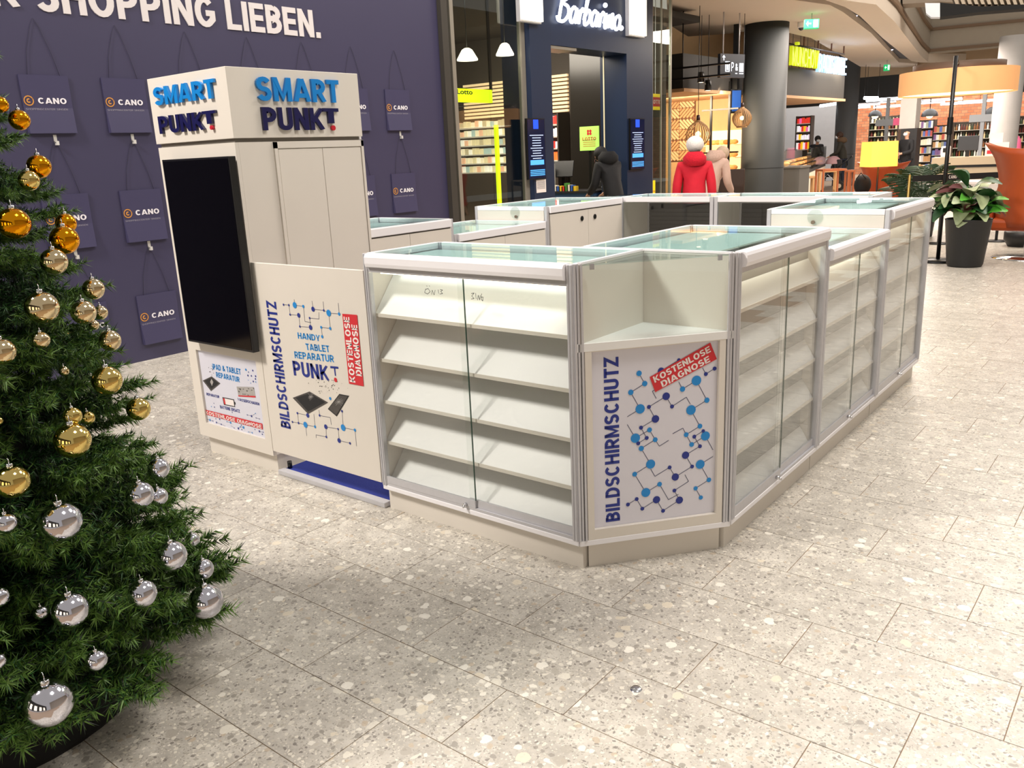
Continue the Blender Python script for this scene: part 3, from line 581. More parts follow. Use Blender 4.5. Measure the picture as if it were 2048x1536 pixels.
for x, y, c, r in [(820, 360, 0, 16), (858, 395, 1, 9), (920, 372, 1, 12), (850, 445, 1, 13), (900, 450, 1, 11), (962, 455, 1, 13), (960, 495, 1, 12), (928, 532, 1, 12), (890, 555, 0, 7), (965, 540, 0, 8), (855, 512, 0, 6), (352, 852, 1, 7), (315, 900, 0, 8), (360, 908, 1, 9), (620, 985, 1, 8), (840, 1022, 1, 8), (903, 1040, 1, 15), (960, 1000, 0, 8), (968, 1065, 1, 7), (1018, 1080, 1, 7), (294, 1097, 0, 16), (235, 1085, 1, 7), (262, 1090, 1, 6), (338, 1110, 1, 8), (380, 1078, 1, 8), (436, 1085, 1, 12), (390, 1133, 1, 13), (460, 1160, 1, 11), (596, 1135, 0, 16), (542, 1120, 0, 8), (710, 1220, 1, 16), (785, 1205, 0, 19), (740, 1195, 0, 10), (760, 1235, 1, 9), (752, 1172, 1, 9), (650, 1214, 1, 7), (912, 1283, 0, 11), (857, 1272, 0, 7), (952, 1235, 1, 8), (1018, 1262, 1, 15), (1072, 1275, 1, 8), (1060, 1305, 1, 9)]: nn.append((x, y, c, r))
netprint(po, Pt, tp, nn, [[(840, 1022), (903, 1040), (960, 1000)], [(968, 1065), (1018, 1080)], [(235, 1085), (294, 1097), (338, 1110)], [(390, 1133), (460, 1160), (520, 1185)], [(542, 1120), (596, 1135)], [(596, 1180), (650, 1214)], [(710, 1220), (740, 1195), (785, 1205)], [(857, 1272), (912, 1283)], [(1018, 1262), (1072, 1275)]], (tp(600, 800)[1]-tp(600, 900)[1])/100, .0012)

# ------------------------------------------------------------------ swinging gate with poster, blue platform
Pg = Plane((0, .0, 0), X1, Z1, -Y1)
zg0 = Pg.hit(660, 935)[1]
T = thing('gate_panel', 'white swinging gate panel printed BILDSCHIRMSCHUTZ between tower and front counter', 'gate', (XT1, 0, zg0))
gp = wobj(MB().box((XT1+.003, 0, zg0), (-.004, .019, 1.0962)), 'panel', WHITE, T, .001)
def gz(x, y): return Pg.hit(x/3.49+370, y/3.49+560)
m = MB(); (a0, b0), (a1, b1) = gz(733, 1040), gz(632, 147); a2 = gz(570, 150)[0]; a00 = gz(675, 1040)[0]
put_text(m, 'BILDSCHIRMSCHUTZ', Pg.pt((gz(700, 1040)[0]+gz(600, 150)[0])/2+.043, b0), Z1, -X1, -Y1, b1-b0, .078, bold=.015)
fit(m, Pg, gz, 'HANDY', (790, 408), (945, 428), (785, 365), 1, .02); fit(m, Pg, gz, 'TABLET', (848, 488), (1012, 505), (840, 442), 1, .02); fit(m, Pg, gz, 'REPARATUR', (768, 545), (1042, 575), (762, 497), 1, .02)
fit(m, Pg, gz, 'PUNK', (762, 665), (1010, 705), (748, 562), 0, .015)
q = [gz(*p) for p in ((1015, 600), (1015, 615), (1072, 620), (1070, 605))]; poly(m, Pg, q, .001, 0)
q = [gz(*p) for p in ((1040, 615), (1047, 668), (1055, 669), (1049, 615))]; poly(m, Pg, q, .001, 0)
a, b = gz(1052, 697); disc(m, Pg, a, b, .011, .001, 2)
wobj(m, 'lettering', [NAVY, CYAN, REDP], gp)
nodes = [(689, 172, 1, 8), (726, 175, 1, 8), (767, 175, 0, 21), (827, 184, 0, 11), (735, 241, 1, 8), (795, 246, 1, 16), (803, 324, 1, 8), (878, 331, 1, 17), (871, 265, 1, 8), (895, 203, 1, 17), (970, 212, 1, 8), (1004, 230, 0, 22), (1077, 237, 0, 11), (952, 330, 0, 10), (1015, 338, 0, 11), (959, 395, 0, 11),
         (786, 929, 1, 9), (858, 945, 1, 16), (751, 990, 1, 8), (794, 998, 1, 9), (842, 1010, 0, 22), (909, 1024, 0, 11), (941, 945, 1, 9), (984, 1024, 1, 17), (988, 1095, 1, 9), (1070, 1040, 1, 8), (1105, 1030, 0, 23), (1187, 1047, 0, 11), (1077, 1120, 1, 17), (1153, 1139, 1, 9), (1097, 915, 1, 9), (1015, 827, 0, 11)]
edg = [[(689, 172), (726, 175), (735, 241), (795, 246), (803, 324), (878, 331)], [(762, 135), (767, 175), (827, 184), (838, 290), (880, 296)], [(878, 331), (871, 265), (936, 272), (935, 225)], [(887, 145), (895, 203), (970, 212), (965, 150)], [(970, 212), (1004, 230), (1077, 237), (1070, 160)], [(1004, 230), (1015, 338), (952, 330), (959, 395)],
       [(858, 945), (786, 929), (794, 998), (751, 990)], [(794, 998), (842, 1010), (909, 1024), (900, 935)], [(842, 1010), (851, 1088)], [(935, 905), (941, 945), (1015, 960), (1022, 1010)], [(984, 1024), (1070, 1040), (1077, 1120), (1153, 1139)], [(984, 1024), (988, 1095), (915, 1080), (917, 1102)], [(1097, 915), (1105, 1030), (1187, 1047), (1198, 1160)]]
netprint(gp, Pg, gz, nodes, edg, (gz(900, 500)[1]-gz(900, 600)[1])/100, .0018)
sticker(gp, Pg, [(1148, 722), (1100, 235), (1200, 243), (1248, 741)][::-1][1:]+[(1248, 741)] if 0 else [(1250, 741), (1203, 243), (1100, 235), (1147, 722)], [('KOSTENLOSE', .03, .96), ('DIAGNOSE', .14, .86)], gz)
m = MB(); poly(m, Pg, [gz(*p) for p in ((752, 822), (860, 935), (1000, 855), (870, 778))], .001, 0); poly(m, Pg, [gz(*p) for p in ((775, 822), (860, 918), (980, 853), (872, 790))], .0014, 1)
poly(m, Pg, [gz(*p) for p in ((998, 900), (1060, 953), (1147, 808), (1078, 795))], .001, 1); poly(m, Pg, [gz(*p) for p in ((1005, 898), (1057, 942), (1137, 812), (1080, 802))], .0014, 0)
for k in range(60):
    a = random.gauss(1010, 65); b = random.uniform(690, 800)-abs(a-1010)*.1; s_ = random.uniform(2, 9); t_ = random.uniform(0, 6)
    poly(m, Pg, [gz(a, b), gz(a+s_*math.cos(t_), b+s_*math.sin(t_)), gz(a+s_*math.cos(t_+1.2)*.6, b+s_*math.sin(t_+1.2)*.8)], .001, random.choice((0, 1)))
for cx_, cy_ in ((880, 815), (1075, 850)):
    for k in range(14): t_ = k*.45; r_ = random.uniform(14, 34); seg(m, Pg, gz(cx_, cy_), gz(cx_+r_*math.cos(t_), cy_+r_*math.sin(t_)), .0012, .0018, 2)
wobj(m, 'device_print', [GREYP, DARKP, M('print_lightgrey')], gp)
T = thing('carpet_platform', 'low platform with royal blue carpet and aluminium edge under the gate', 'platform', (XT1, 0, 0))
MB().box((.012, .055, 0), (-XT1-.012+.012, 1.2, .022)).obj('carpet', M('royal_blue_carpet', '1f2f86', .95, var=.25, scale=220, bump=.6), T)
MB().box((.004, .012, 0), (.80, .0535, .026)).obj('edge_strip', ALU, T, bevel=.004)
MB().tube([(.03, .07, .023), (.03, .07, .06)], .012, 10).obj('leveling_foot', BLACK, T)

# ------------------------------------------------------------------ Christmas tree
AX, AY = 0.0, -1.68
def rad(z): return max(.03, .76*(1-(z-.1)/3.35)) if z > .1 else .66+z
T = thing('christmas_tree', 'large green artificial Christmas tree hung with gold and silver baubles', 'tree', (AX, AY, 0))
MB().lathe([(0, .0), (.47, 0), (.48, .02), (.47, .10), (.3, .13), (0, .14)], 40).obj('round_base', M('black_felt', '0b0b0c', .85), T)
MB().tube([(0, 0, .12), (0, 0, 3.3)], [.05, .012], 10).obj('trunk', M('dark_bark', '1f1710', .9), T)
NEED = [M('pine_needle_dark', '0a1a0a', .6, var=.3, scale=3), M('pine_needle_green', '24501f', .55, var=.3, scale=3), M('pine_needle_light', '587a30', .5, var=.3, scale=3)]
def sprig(acc, p, d, L_, nn_, nl):
    p = np.array(p); d = np.array(d)/np.linalg.norm(d)
    t = rng.uniform(.0, 1, nn_)**.8
    base = p+np.outer(t*L_, d)
    r = rng.normal(size=(nn_, 3)); r -= np.outer(r@d, d); r /= np.linalg.norm(r, axis=1)[:, None]
    nd = r*.75+d*rng.uniform(.35, .9, (nn_, 1)); nd /= np.linalg.norm(nd, axis=1)[:, None]
    ln = nl*rng.uniform(.7, 1.15, (nn_, 1))
    s = np.cross(nd, rng.normal(size=(nn_, 3))); s /= np.linalg.norm(s, axis=1)[:, None]; s *= .0023
    tip = base+nd*ln; tip[:, 2] -= .004
    acc.append(np.stack([base-s, base+s, tip], 1))
def bough_mesh(seed, Lb):
    acc = []; rr = random.Random(seed)
    # main stem curving outward/down, with side twigs
    n = 9; pts = []
    for i in range(n+1):
        u = i/n; pts.append(np.array([Lb*u, 0, -.10*Lb*u*u+.07*Lb*u**4]))
    for i in range(2, n+1):
        u = i/n
        for s in (-1, 1, 0):
            for rep in range(2):
                ang = (s*rr.uniform(.5, 1.0)) if s else rr.uniform(-.2, .2)
                d = np.array([math.cos(ang), math.sin(ang), rr.uniform(-.25, .55)])
                sprig(acc, pts[i]+np.array([0, 0, rr.uniform(-.015, .015)]), d, rr.uniform(.06, .10)*(1.15-.3*u), 40, .032)
    sprig(acc, pts[-1], [1, 0, .25], .11, 60, .038)
    tri = np.concatenate(acc); nt_ = len(tri)
    me = bpy.data.meshes.new('branch'); v = tri.reshape(-1, 3)
    me.vertices.add(len(v)); me.vertices.foreach_set('co', v.ravel().astype(np.float32)); me.loops.add(len(v)); me.loops.foreach_set('vertex_index', np.arange(len(v), dtype=np.int32))
    me.polygons.add(nt_); me.polygons.foreach_set('loop_start', (np.arange(nt_)*3).astype(np.int32)); me.polygons.foreach_set('loop_total', np.full(nt_, 3, dtype=np.int32))
    for m_ in NEED: me.materials.append(m_)
    # outer needles lighter
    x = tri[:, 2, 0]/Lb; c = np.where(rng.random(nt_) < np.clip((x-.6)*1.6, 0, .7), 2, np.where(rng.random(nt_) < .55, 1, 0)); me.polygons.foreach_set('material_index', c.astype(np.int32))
    me.update(); me.validate(); return me
BOU = [bough_mesh(k, .42) for k in range(6)]
def blocked(x, y, z): return False
baubles = [  # px, py, r px, colour, words
 (0, 209, 16, 'o', 'highest orange-gold bauble, cut by the left edge of the photo'), (39, 240, 20, 'o', 'orange-gold bauble near the top right of the tree, alone'), (78, 333, 23, 'o', 'orange-gold bauble, upper one of an overlapping pair at the tree edge'), (58, 361, 20, 'y', 'yellow-gold bauble tucked below the upper orange pair'),
 (28, 447, 31, 'o', 'large orange-gold bauble at the upper left, largest of the orange ones'), (132, 447, 20, 'o', 'orange-gold bauble half hidden behind another at the tree edge'), (129, 480, 28, 'o', 'lowest orange-gold bauble, in front of a half hidden one'),
 (108, 523, 26, 'c', 'champagne bauble just below the lowest orange ones'), (187, 578, 21, 'c', 'champagne bauble on the right tree edge against the navy wall, highest there'), (84, 615, 32, 'c', 'large champagne bauble with visible cap in the upper middle of the tree'), (167, 625, 24, 'c', 'champagne bauble in front of a smaller one beside the dark wall'), (201, 625, 14, 'c', 'small champagne bauble half behind another beside the dark wall'),
 (188, 650, 10, 'c', 'tiny champagne bauble under the pair beside the dark wall'), (220, 681, 21, 'c', 'champagne bauble on the right tree edge above the wall base'), (3, 703, 27, 'c', 'champagne bauble cut by the left edge halfway up the tree'), (82, 680, 17, 'c', 'champagne bauble deep in the needles left of centre'), (214, 761, 29, 'y', 'large pale gold bauble at the right edge where wall meets floor'), (128, 742, 10, 'c', 'small champagne bauble deep in the dark middle branches'),
 (277, 818, 23, 'y', 'pale gold bauble at the right edge over the pale floor, partly under needles'), (145, 832, 18, 'y', 'pale gold bauble half hidden above the large gold one'), (175, 836, 14, 'y', 'small pale gold bauble beside the half hidden one in the middle'), (145, 881, 35, 'y', 'largest pale gold bauble in the middle of the tree'), (25, 963, 33, 'y', 'lowest pale gold bauble near the left edge of the photo'), (-3, 842, 9, 'y', 'tiny gold bauble sliver at the left edge of the photo'),
 (317, 937, 21, 's', 'silver bauble at the right edge, highest of the silver ones'), (280, 990, 27, 's', 'silver bauble in front of a smaller one, below the highest silver'), (317, 993, 18, 's', 'silver bauble half hidden behind another at the right edge'), (12, 1046, 21, 's', 'small silver bauble near the left edge below the gold one'), (122, 1044, 40, 's', 'large silver bauble in the middle with needles over its top'),
 (343, 1112, 30, 's', 'silver bauble left of the two edge ones near the lower right'), (385, 1080, 14, 's', 'small silver bauble peeking out at the lower right edge'), (407, 1138, 20, 's', 'silver bauble directly above the outermost one at lower right'), (412, 1203, 34, 's', 'outermost silver bauble at lower right, hanging over the floor joint'), (285, 1187, 28, 's', 'silver bauble left of the outermost one, among lower branches'), (141, 1220, 35, 's', 'large silver bauble in the lower middle of the tree'), (-2, 1194, 20, 's', 'silver bauble cut by the left edge, lower part of the tree'),
 (82, 1225, 14, 's', 'small silver bauble deep in the needles left of the lower large one'), (193, 1320, 21, 's', 'silver bauble half covered by needles near the base'), (-4, 1322, 16, 's', 'lowest silver bauble at the left edge of the photo'), (98, 1406, 46, 's', 'biggest silver bauble, hanging lowest above the black base')]
BC = {'o': M('orange_gold_mirror', 'e69a12', .07, 1, var=.01), 'y': M('yellow_gold_mirror', 'dcc377', .07, 1, var=.01), 'c': M('champagne_mirror', 'dcc8a0', .08, 1, var=.01), 's': M('silver_mirror', 'd4d4de', .08, 1, var=.01)}
BPOS = []
for px, py, rp, c, lb in baubles:
    v = ray(px, py); hv = Vector((v.x, v.y)); w_ = Vector((AX-CX.x, AY-CX.y)); tm_ = w_.dot(hv)/hv.length_squared
    # march towards the tree until inside the crown surface
    best = None; t = .8
    while t < tm_:
        p = CX+v*t; dr = math.hypot(p.x-AX, p.y-AY)
        if dr < rad(p.z)+.035: best = t; break
        t += .01
    t = best if best else tm_
    if rp < 15: t += .12
    p = CX+v*t; r = rp*t/FPX
    BPOS.append((p, r))
    B = thing('bauble', lb, 'bauble', p, 0, {'o': 'orange-gold baubles', 'y': 'pale gold baubles', 'c': 'champagne baubles', 's': 'silver baubles'}[c]+' on the tree')
    MB().sphere((0, 0, 0), r, 32, 20).obj('ball', BC[c], B)
    MB().lathe([(r*.2, r*.96), (r*.2, r*1.14), (r*.16, r*1.17), (0, r*1.18)], 12).obj('cap', CHROME, B)
    MB().tube([(0, 0, r*1.15), (r*.05, 0, r*1.32), (-r*.05, 0, r*1.5)], .0012, 5).obj('hanger', CHROME, B)
def bough_at(rr_, a, zz, skipok, pit):
    s_ = min(1.1, max(.5, rr_/.62)); L_ = .42*s_; start = rr_-L_*1.0
    tip = Vector((AX+rr_*math.cos(a), AY+rr_*math.sin(a), zz))
    if skipok:
        for p, r in BPOS:
            d_ = (p-CX).normalized(); q = tip-CX; t_ = q.dot(d_)
            if t_ < (p-CX).length+.03 and (q-d_*t_).length < r*1.0+(.065 if zz < 1.1 else .04): start -= .12; break
    b = link('branch', BOU[random.randrange(6)], T, (start*math.cos(a), start*math.sin(a), zz+.04*s_), (random.uniform(-.6, .6), pit, a)); b.scale = (s_, s_, s_); b['kind'] = 'stuff'
z = .22; row = 0
while z < 3.2:
    R_ = rad(z)-.075; nb = max(5, int(2*PI*R_/.125)); ph = row*.37
    for k in range(nb):
        a = 2*PI*k/nb+ph+random.uniform(-.1, .1)
        bough_at(R_*random.uniform(.90, 1.08), a, z+random.uniform(-.04, .04), True, random.uniform(-.05, .3) if z > .4 else random.uniform(-.1, .15))
        if k % 2 == 0: bough_at(R_*.74, a+.2, z+.04, False, random.uniform(-.3, .1))
    z += .112 if z < 1.1 else .088 if z < 2.3 else .15; row += 1
# a few boughs drooping near the base rim
for k in range(16):
    a = 2*PI*k/16; b = link('branch', BOU[k % 6], T, (.20*math.cos(a), .20*math.sin(a), .30), (0, .16, a)); b['kind'] = 'stuff'
MB().lathe([(0, 2.6), (.1, 2.1), (.22, 1.0), (.3, .35), (.2, .22), (0, .2)], 18).obj('shaded_foliage_core', M('shaded_needles', '050b05', .9), T)  # near-black cone: the shade inside the crown is put into its colour

# ------------------------------------------------------------------ shop front in the dark wall plane
GREYF = M('grey_metal_frame', '9a9488', .4, .4)
NAVP = M('navy_portal', '1c2a45', .35, var=.05)
def bx(name, a, b, mat, parent=None, bevel=0):
    if parent is None: return MB().box(a, b).obj(name, mat, bevel=bevel)
    return wobj(MB().box(a, b), name, mat, parent, bevel)
T = thing('glass_storefront', 'tall shop window with grey frame between dark wall and navy portal', 'shop window', (WX, 5.05, 0))
bx('frame_post', (WX-.03, 5.10, 0), (WX+.03, 5.16, 6.5), GREYF, T); bx('frame_post', (WX-.03, 6.38, 0), (WX+.03, 6.455, 6.5), GREYF, T)
bx('window_pane', (WX-.006, 5.161, 0), (WX+.006, 5.76, 6.5), glass('shop_glass'), T); bx('window_pane', (WX-.006, 5.77, 0), (WX+.006, 6.379, 6.5), glass('shop_glass'), T)
T = thing('shop_portal', 'navy blue shop entrance portal under a glowing white script sign', 'shop portal', (WX, 6.46, 0))
bx('left_pier', (WX-.35, 6.46, 0), (WX+.10, 6.905, 5.2), NAVP, T); bx('right_pier', (WX-.35, 8.76, 0), (WX+.10, 9.52, 5.2), NAVP, T)
bx('lintel', (WX-.35, 6.9055, 2.86), (WX+.10, 8.7595, 5.2), NAVP, T)
bx('edge_strip', (WX-.30, 8.755, 0), (WX-.28, 8.7595, 2.86), M('lit_edge', 'cfc3a0', .5, emit=.5), T); bx('edge_strip', (WX-.2, 6.9055, 2.82), (WX+.09, 7.5, 2.855), GREYF, T)
GLW = M('lightbox_white', 'fff8e8', .5, emit=1.6, ec='fff6e0')
for y0, y1, z0, lb in ((PX(1046, 42, x=WX+.2).y, PX(1088, 44, x=WX+.2).y, PX(1066, 44, x=WX+.2).z, 'glowing white light box left of the script sign'), (PX(1263, 70, x=WX+.2).y, PX(1294, 74, x=WX+.2).y, PX(1280, 73, x=WX+.2).z, 'glowing white light box right of the script sign')):
    t = thing('light_box', lb, 'light box', (WX+.101, y0, z0)); bx('housing', (WX+.101, y0, z0), (WX+.16, y1, z0+.75), ALU, t); bx('diffuser', (WX+.1605, y0+.02, z0+.02), (WX+.20, y1-.01, z0+.74), GLW, t)
PS = Plane((WX+.10, 0, 0), Y1, Z1, X1)
t = thing('script_sign', 'glowing white script sign on the navy portal', 'sign', (WX+.101, 7.1, 3.14))
a0 = PS.hit(1106, 45)[0]; a1 = PS.hit(1234, 66)[0]; xh = .19
def script(points, x0, w_):   # centre line of a cursive letter, unit x-height
    return [PS.pt(x0+p[0]*w_+p[1]*xh*.28, 3.15+p[1]*xh, .045) for p in points]
B_ = [(.22, .0), (.26, 1.0), (.34, 2.1), (.1, 1.9), (.05, 1.6), (.35, 2.3), (.75, 2.1), (.78, 1.6), (.32, 1.22), (.30, 1.15), (.8, .95), (.9, .45), (.6, .02), (.2, .02), (.05, .3)]
a_ = [(.75, .85), (.4, 1), (.1, .6), (.2, .1), (.5, .05), (.75, .5), (.8, .95), (.75, .3), (.85, .05), (1.05, .2)]
r_l = [(.05, .2), (.3, .9), (.35, .0), (.4, .6), (.7, 1.0), (1.0, .8)]
b_l = [(.1, .3), (.4, 2.2), (.25, 2.3), (.2, 1.6), (.2, .2), (.45, .0), (.85, .35), (.8, .85), (.45, .95), (.25, .6)]
i_l = [(.1, .3), (.4, .95), (.4, .15), (.7, .0), (1.0, .3)]
n_l = [(.05, .2), (.2, .95), (.22, .0), (.4, .7), (.65, 1), (.75, .6), (.75, .1), (1.0, .1)]
o_l = [(.6, .98), (.2, .8), (.1, .35), (.4, .0), (.8, .2), (.85, .7), (.6, .98)]
lets = [(B_, 1.55), (a_, 1), (r_l, .75), (b_l, .95), (a_, 1), (r_l, .75), (i_l, .5), (n_l, .95), (o_l, .95)]; tot = sum(l[1] for l in lets); x_ = a0
for pts_, wd in lets:
    ww_ = wd/tot*(a1-a0)
    q = script(pts_, x_, ww_); sm = []
    for i in range(len(q)-1):     # Catmull-Rom smoothing
        p0_, p1_, p2_, p3_ = q[max(i-1, 0)], q[i], q[i+1], q[min(i+2, len(q)-1)]
        for k in range(4): u = k/4; sm.append(.5*((2*p1_)+(p2_-p0_)*u+(2*p0_-5*p1_+4*p2_-p3_)*u*u+(3*p1_-p0_-3*p2_+p3_)*u**3))
    m = MB(); m.tube(sm+[q[-1]], .021, 8)
    if pts_ is i_l: m.sphere(PS.pt(x_+ww_*.75, 3.15+xh*1.5, .045), .032, 10, 8)
    wobj(m, 'letter', M('sign_glow_white', 'f4f6ff', .5, emit=2.2, ec='e8eeff'), t); x_ += ww_
wobj(MB().sphere(PS.pt(a1+.04, 3.18, .045), .035, 10, 8), 'dot', M('sign_glow_white'), t)
t = thing('glass_storefront', 'narrow glass panes at the right end of the navy portal beside the cafe', 'shop window', (WX, 9.53, 0))
bx('frame_post', (WX-.03, 9.53, 0), (WX+.06, 9.60, 5.2), GREYF, t); bx('window_pane', (WX-.006, 9.601, 0), (WX+.006, 9.95, 5.2), glass('shop_glass'), t); bx('window_pane', (WX-.006, 9.97, 0), (WX+.006, 10.24, 5.2), glass('shop_glass'), t)
bx('frame_post', (WX-.02, 10.241, 0), (WX+.02, 10.27, 5.2), GREYF, t); bx('frame_post', (WX-.012, 9.9505, 0), (WX+.012, 9.9695, 5.2), GREYF, t)
# screens on the piers
SCR = M('screen_dark_blue', '0c1430', .15, emit=.12, ec='1c2a60'); SBL = M('screen_blue', '1840d0', .3, emit=1.2, ec='1a48e8'); STX = M('screen_text', 'b8c8e8', .4, emit=.8, ec='b0c4f0'); SLB = M('screen_light_blue', '4a9ae8', .4, emit=.9, ec='4aa0f0')
for (pa, pb, lb) in (((1049, 237), (1089, 357), 'blue information screen on the left pier of the navy portal'), ((1257, 237), (1286, 338), 'blue information screen on the right pier of the navy portal')):
    y0, z1 = PS.hit(*pa); y1, z0 = PS.hit(*pb); t = thing('info_screen', lb, 'screen', (WX+.101, y0, z0), 0, 'portal screens')
    bx('housing', (WX+.101, y0, z0), (WX+.13, y1, z1), BLACK, t); d_ = bx('display', (WX+.1305, y0+.012, z0+.012), (WX+.134, y1-.012, z1-.012), SCR, t)
    Q = Plane((WX+.134, y0, z0), Y1, Z1, X1); m = MB(); w_, h_ = y1-y0, z1-z0
    def rc(u0, v0, u1, v1, mi): poly(m, Q, [(u0*w_, v0*h_), (u1*w_, v0*h_), (u1*w_, v1*h_), (u0*w_, v1*h_)], .001, mi)
    rc(.34, .83, .62, .98, 0)
    for k in range(10): a = random.uniform(.12, .3); rc(a, .72-k*.042, 1-a, .732-k*.042, 1)
    rc(.12, .24, .88, .32, 2)
    for k in range(4): rc(.1, .06+.028*k, .92, .075+.028*k, 2)
    wobj(m, 'screen_print', [SBL, STX, SLB], d_)['kind'] = 'stuff'
t = thing('notice_sheet', 'white printed opening-hours sheet below the left blue screen', 'notice', (WX+.102, 6.75, 1.05))
y0, z1 = PS.hit(1072, 360); y1, z0 = PS.hit(1092, 384); bx('sheet', (WX+.102, y0, z0), (WX+.104, y1, z1), PWH, t)
m = MB(); Q = Plane((WX+.104, y0, z0), Y1, Z1, X1)
for k in range(7): poly(m, Q, [(.012, z1-z0-.03-k*.014), (y1-y0-.02, z1-z0-.03-k*.014), (y1-y0-.02, z1-z0-.025-k*.014), (.012, z1-z0-.025-k*.014)], .001)
wobj(m, 'print', M('print_grey_text', '55585f'), t)['kind'] = 'stuff'
t = thing('yellow_sticker', 'yellow lottery sticker low on the glass right of the portal', 'sticker', (WX+.01, 9.6, .9))
Q = Plane((WX+.012, 0, 0), Y1, Z1, X1); y0, z1 = Q.hit(1296, 362); y1, z0 = Q.hit(1311, 388); bx('sheet', (WX+.0065, y0, z0), (WX+.0075, y1, z1), M('yellow_print', 'f2d200', .5, emit=.3), t)
m = MB(); Q = Plane((WX+.0075, y0, z0), Y1, Z1, X1)
for k in range(4): disc(m, Q, .04+.02*(k % 2), (z1-z0)*.6+.03*(k//2), .012, .001)
put_text(m, 'LOTTO', (WX+.0075, y0+.01, z0+.03), Y1, Z1, X1, (y1-y0)-.02, .03); wobj(m, 'print', REDP, t)
t = thing('red_yellow_sign', 'yellow and red shop sign hanging high behind the end glass', 'sign', (WX-.1, 9.75, 2.2))
Q = Plane((WX-.1, 0, 0), Y1, Z1, X1); y0, z1 = Q.hit(1301, 187); y1, z0 = Q.hit(1323, 220); bx('panel', (WX-.13, y0, z0), (WX-.1, y1, z1), M('yellow_print'), t); bx('hanging_rod', (WX-.118, (y0+y1)/2-.004, z1), (WX-.11, (y0+y1)/2+.004, 4.0), ALU, t)
bx('red_panel', (WX-.0995, y0+.02, z0+.05), (WX-.097, y1-.02, z1-.05), REDP, t)
m = MB(); put_text(m, 'LOTTO', (WX-.097, y0+.03, z0+.09), Y1, Z1, X1, y1-y0-.06, z1-z0-.18); wobj(m, 'print', PWH, t)

# shop interior
struct(MB().box((-10.5, 5.0, 3.6), (WX-.36, 12.0, 3.7)).obj('ceiling', M('dark_shop_ceiling', '2a2724', .8)))
struct(MB().box((-10.5, 4.9, 0), (WX-.21, 5.0, 3.6)).obj('wall_side', M('dark_shop_wall', '3a332b', .7)))
struct(MB().box((-10.7, 4.9, 0), (-10.5, 12, 3.6)).obj('wall_rear', M('dark_shop_wall')))
NWY = 10.4
nw = struct(MB().box((-10.5, NWY, 0), (WX-.2, NWY+.1, 3.6)).obj('wall_back', M('dark_shop_wall')))
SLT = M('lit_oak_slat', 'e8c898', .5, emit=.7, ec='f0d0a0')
k = 0; zt = PX(1115, 152, y=NWY-.05).z; zb_ = PX(1115, 222, y=NWY-.05).z
xa, xb = PX(930, 190, y=NWY).x, PX(1138, 190, y=NWY).x
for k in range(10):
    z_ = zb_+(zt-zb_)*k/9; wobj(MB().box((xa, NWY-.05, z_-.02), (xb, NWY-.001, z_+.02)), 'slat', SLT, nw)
def shelf_rack(name, label, x0, x1, y, z0, z1, rows, cols_, palette, group, plabel, cat='box', depth=.35, emit=.5, body='dark_rack', face='y', ph=.62):
    """a rack facing -y with single products on it"""
    T = thing(name, label, 'shelf', (x0, y, z0)); bm_ = M(body, '3a3128', .6)
    bx('back_panel', (x0, y-.02, z0), (x1, y-.001, z1), bm_, T); bx('side_panel', (x0-.03, y-depth, z0), (x0-.0005, y, z1), bm_, T); bx('side_panel', (x1+.0005, y-depth, z0), (x1+.03, y, z1), bm_, T)
    if z0 > .03: bx('plinth', (x0, y-depth, 0), (x1, y-.021, z0-.001), bm_, T)
    hh = (z1-z0)/rows; ww = (x1-x0)/cols_
    for r_ in range(rows):
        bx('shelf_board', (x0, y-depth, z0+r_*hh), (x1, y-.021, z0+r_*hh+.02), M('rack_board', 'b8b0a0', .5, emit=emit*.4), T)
        for c_ in range(cols_):
            h_ = hh*random.uniform(ph*.85, ph*1.15); k_ = random.choice(palette)
            m = MB().box((-ww*.42, -.06, 0), (ww*.42, .06, h_)) if cat != 'bottle' else MB().lathe([(ww*.32, 0), (ww*.32, h_*.6), (ww*.12, h_*.75), (ww*.1, h_), (0, h_)], 8)
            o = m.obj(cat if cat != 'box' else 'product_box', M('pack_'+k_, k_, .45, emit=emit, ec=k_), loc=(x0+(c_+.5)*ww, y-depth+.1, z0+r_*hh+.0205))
            tag(o, plabel, cat, group)
xa, xb = PX(1093, 300, y=NWY).x, PX(1139, 300, y=NWY).x
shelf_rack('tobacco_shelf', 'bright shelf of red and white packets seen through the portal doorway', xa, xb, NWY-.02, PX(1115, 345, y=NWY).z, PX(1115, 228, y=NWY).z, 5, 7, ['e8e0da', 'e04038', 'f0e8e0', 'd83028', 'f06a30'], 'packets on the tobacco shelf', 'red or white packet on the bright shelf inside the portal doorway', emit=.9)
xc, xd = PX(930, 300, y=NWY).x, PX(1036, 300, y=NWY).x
shelf_rack('magazine_shelf', 'wall shelf of magazines behind the tall shop window', xc, xd, NWY-.02, PX(985, 345, y=NWY).z, PX(985, 238, y=NWY).z, 6, 14, ['c8b890', 'd8c8a8', 'a89878', 'e0d8c8', '98a8a0', 'd0a080'], 'magazines on the wall shelf', 'pale magazine on the wall shelf behind the tall shop window', cat='magazine', emit=.7)
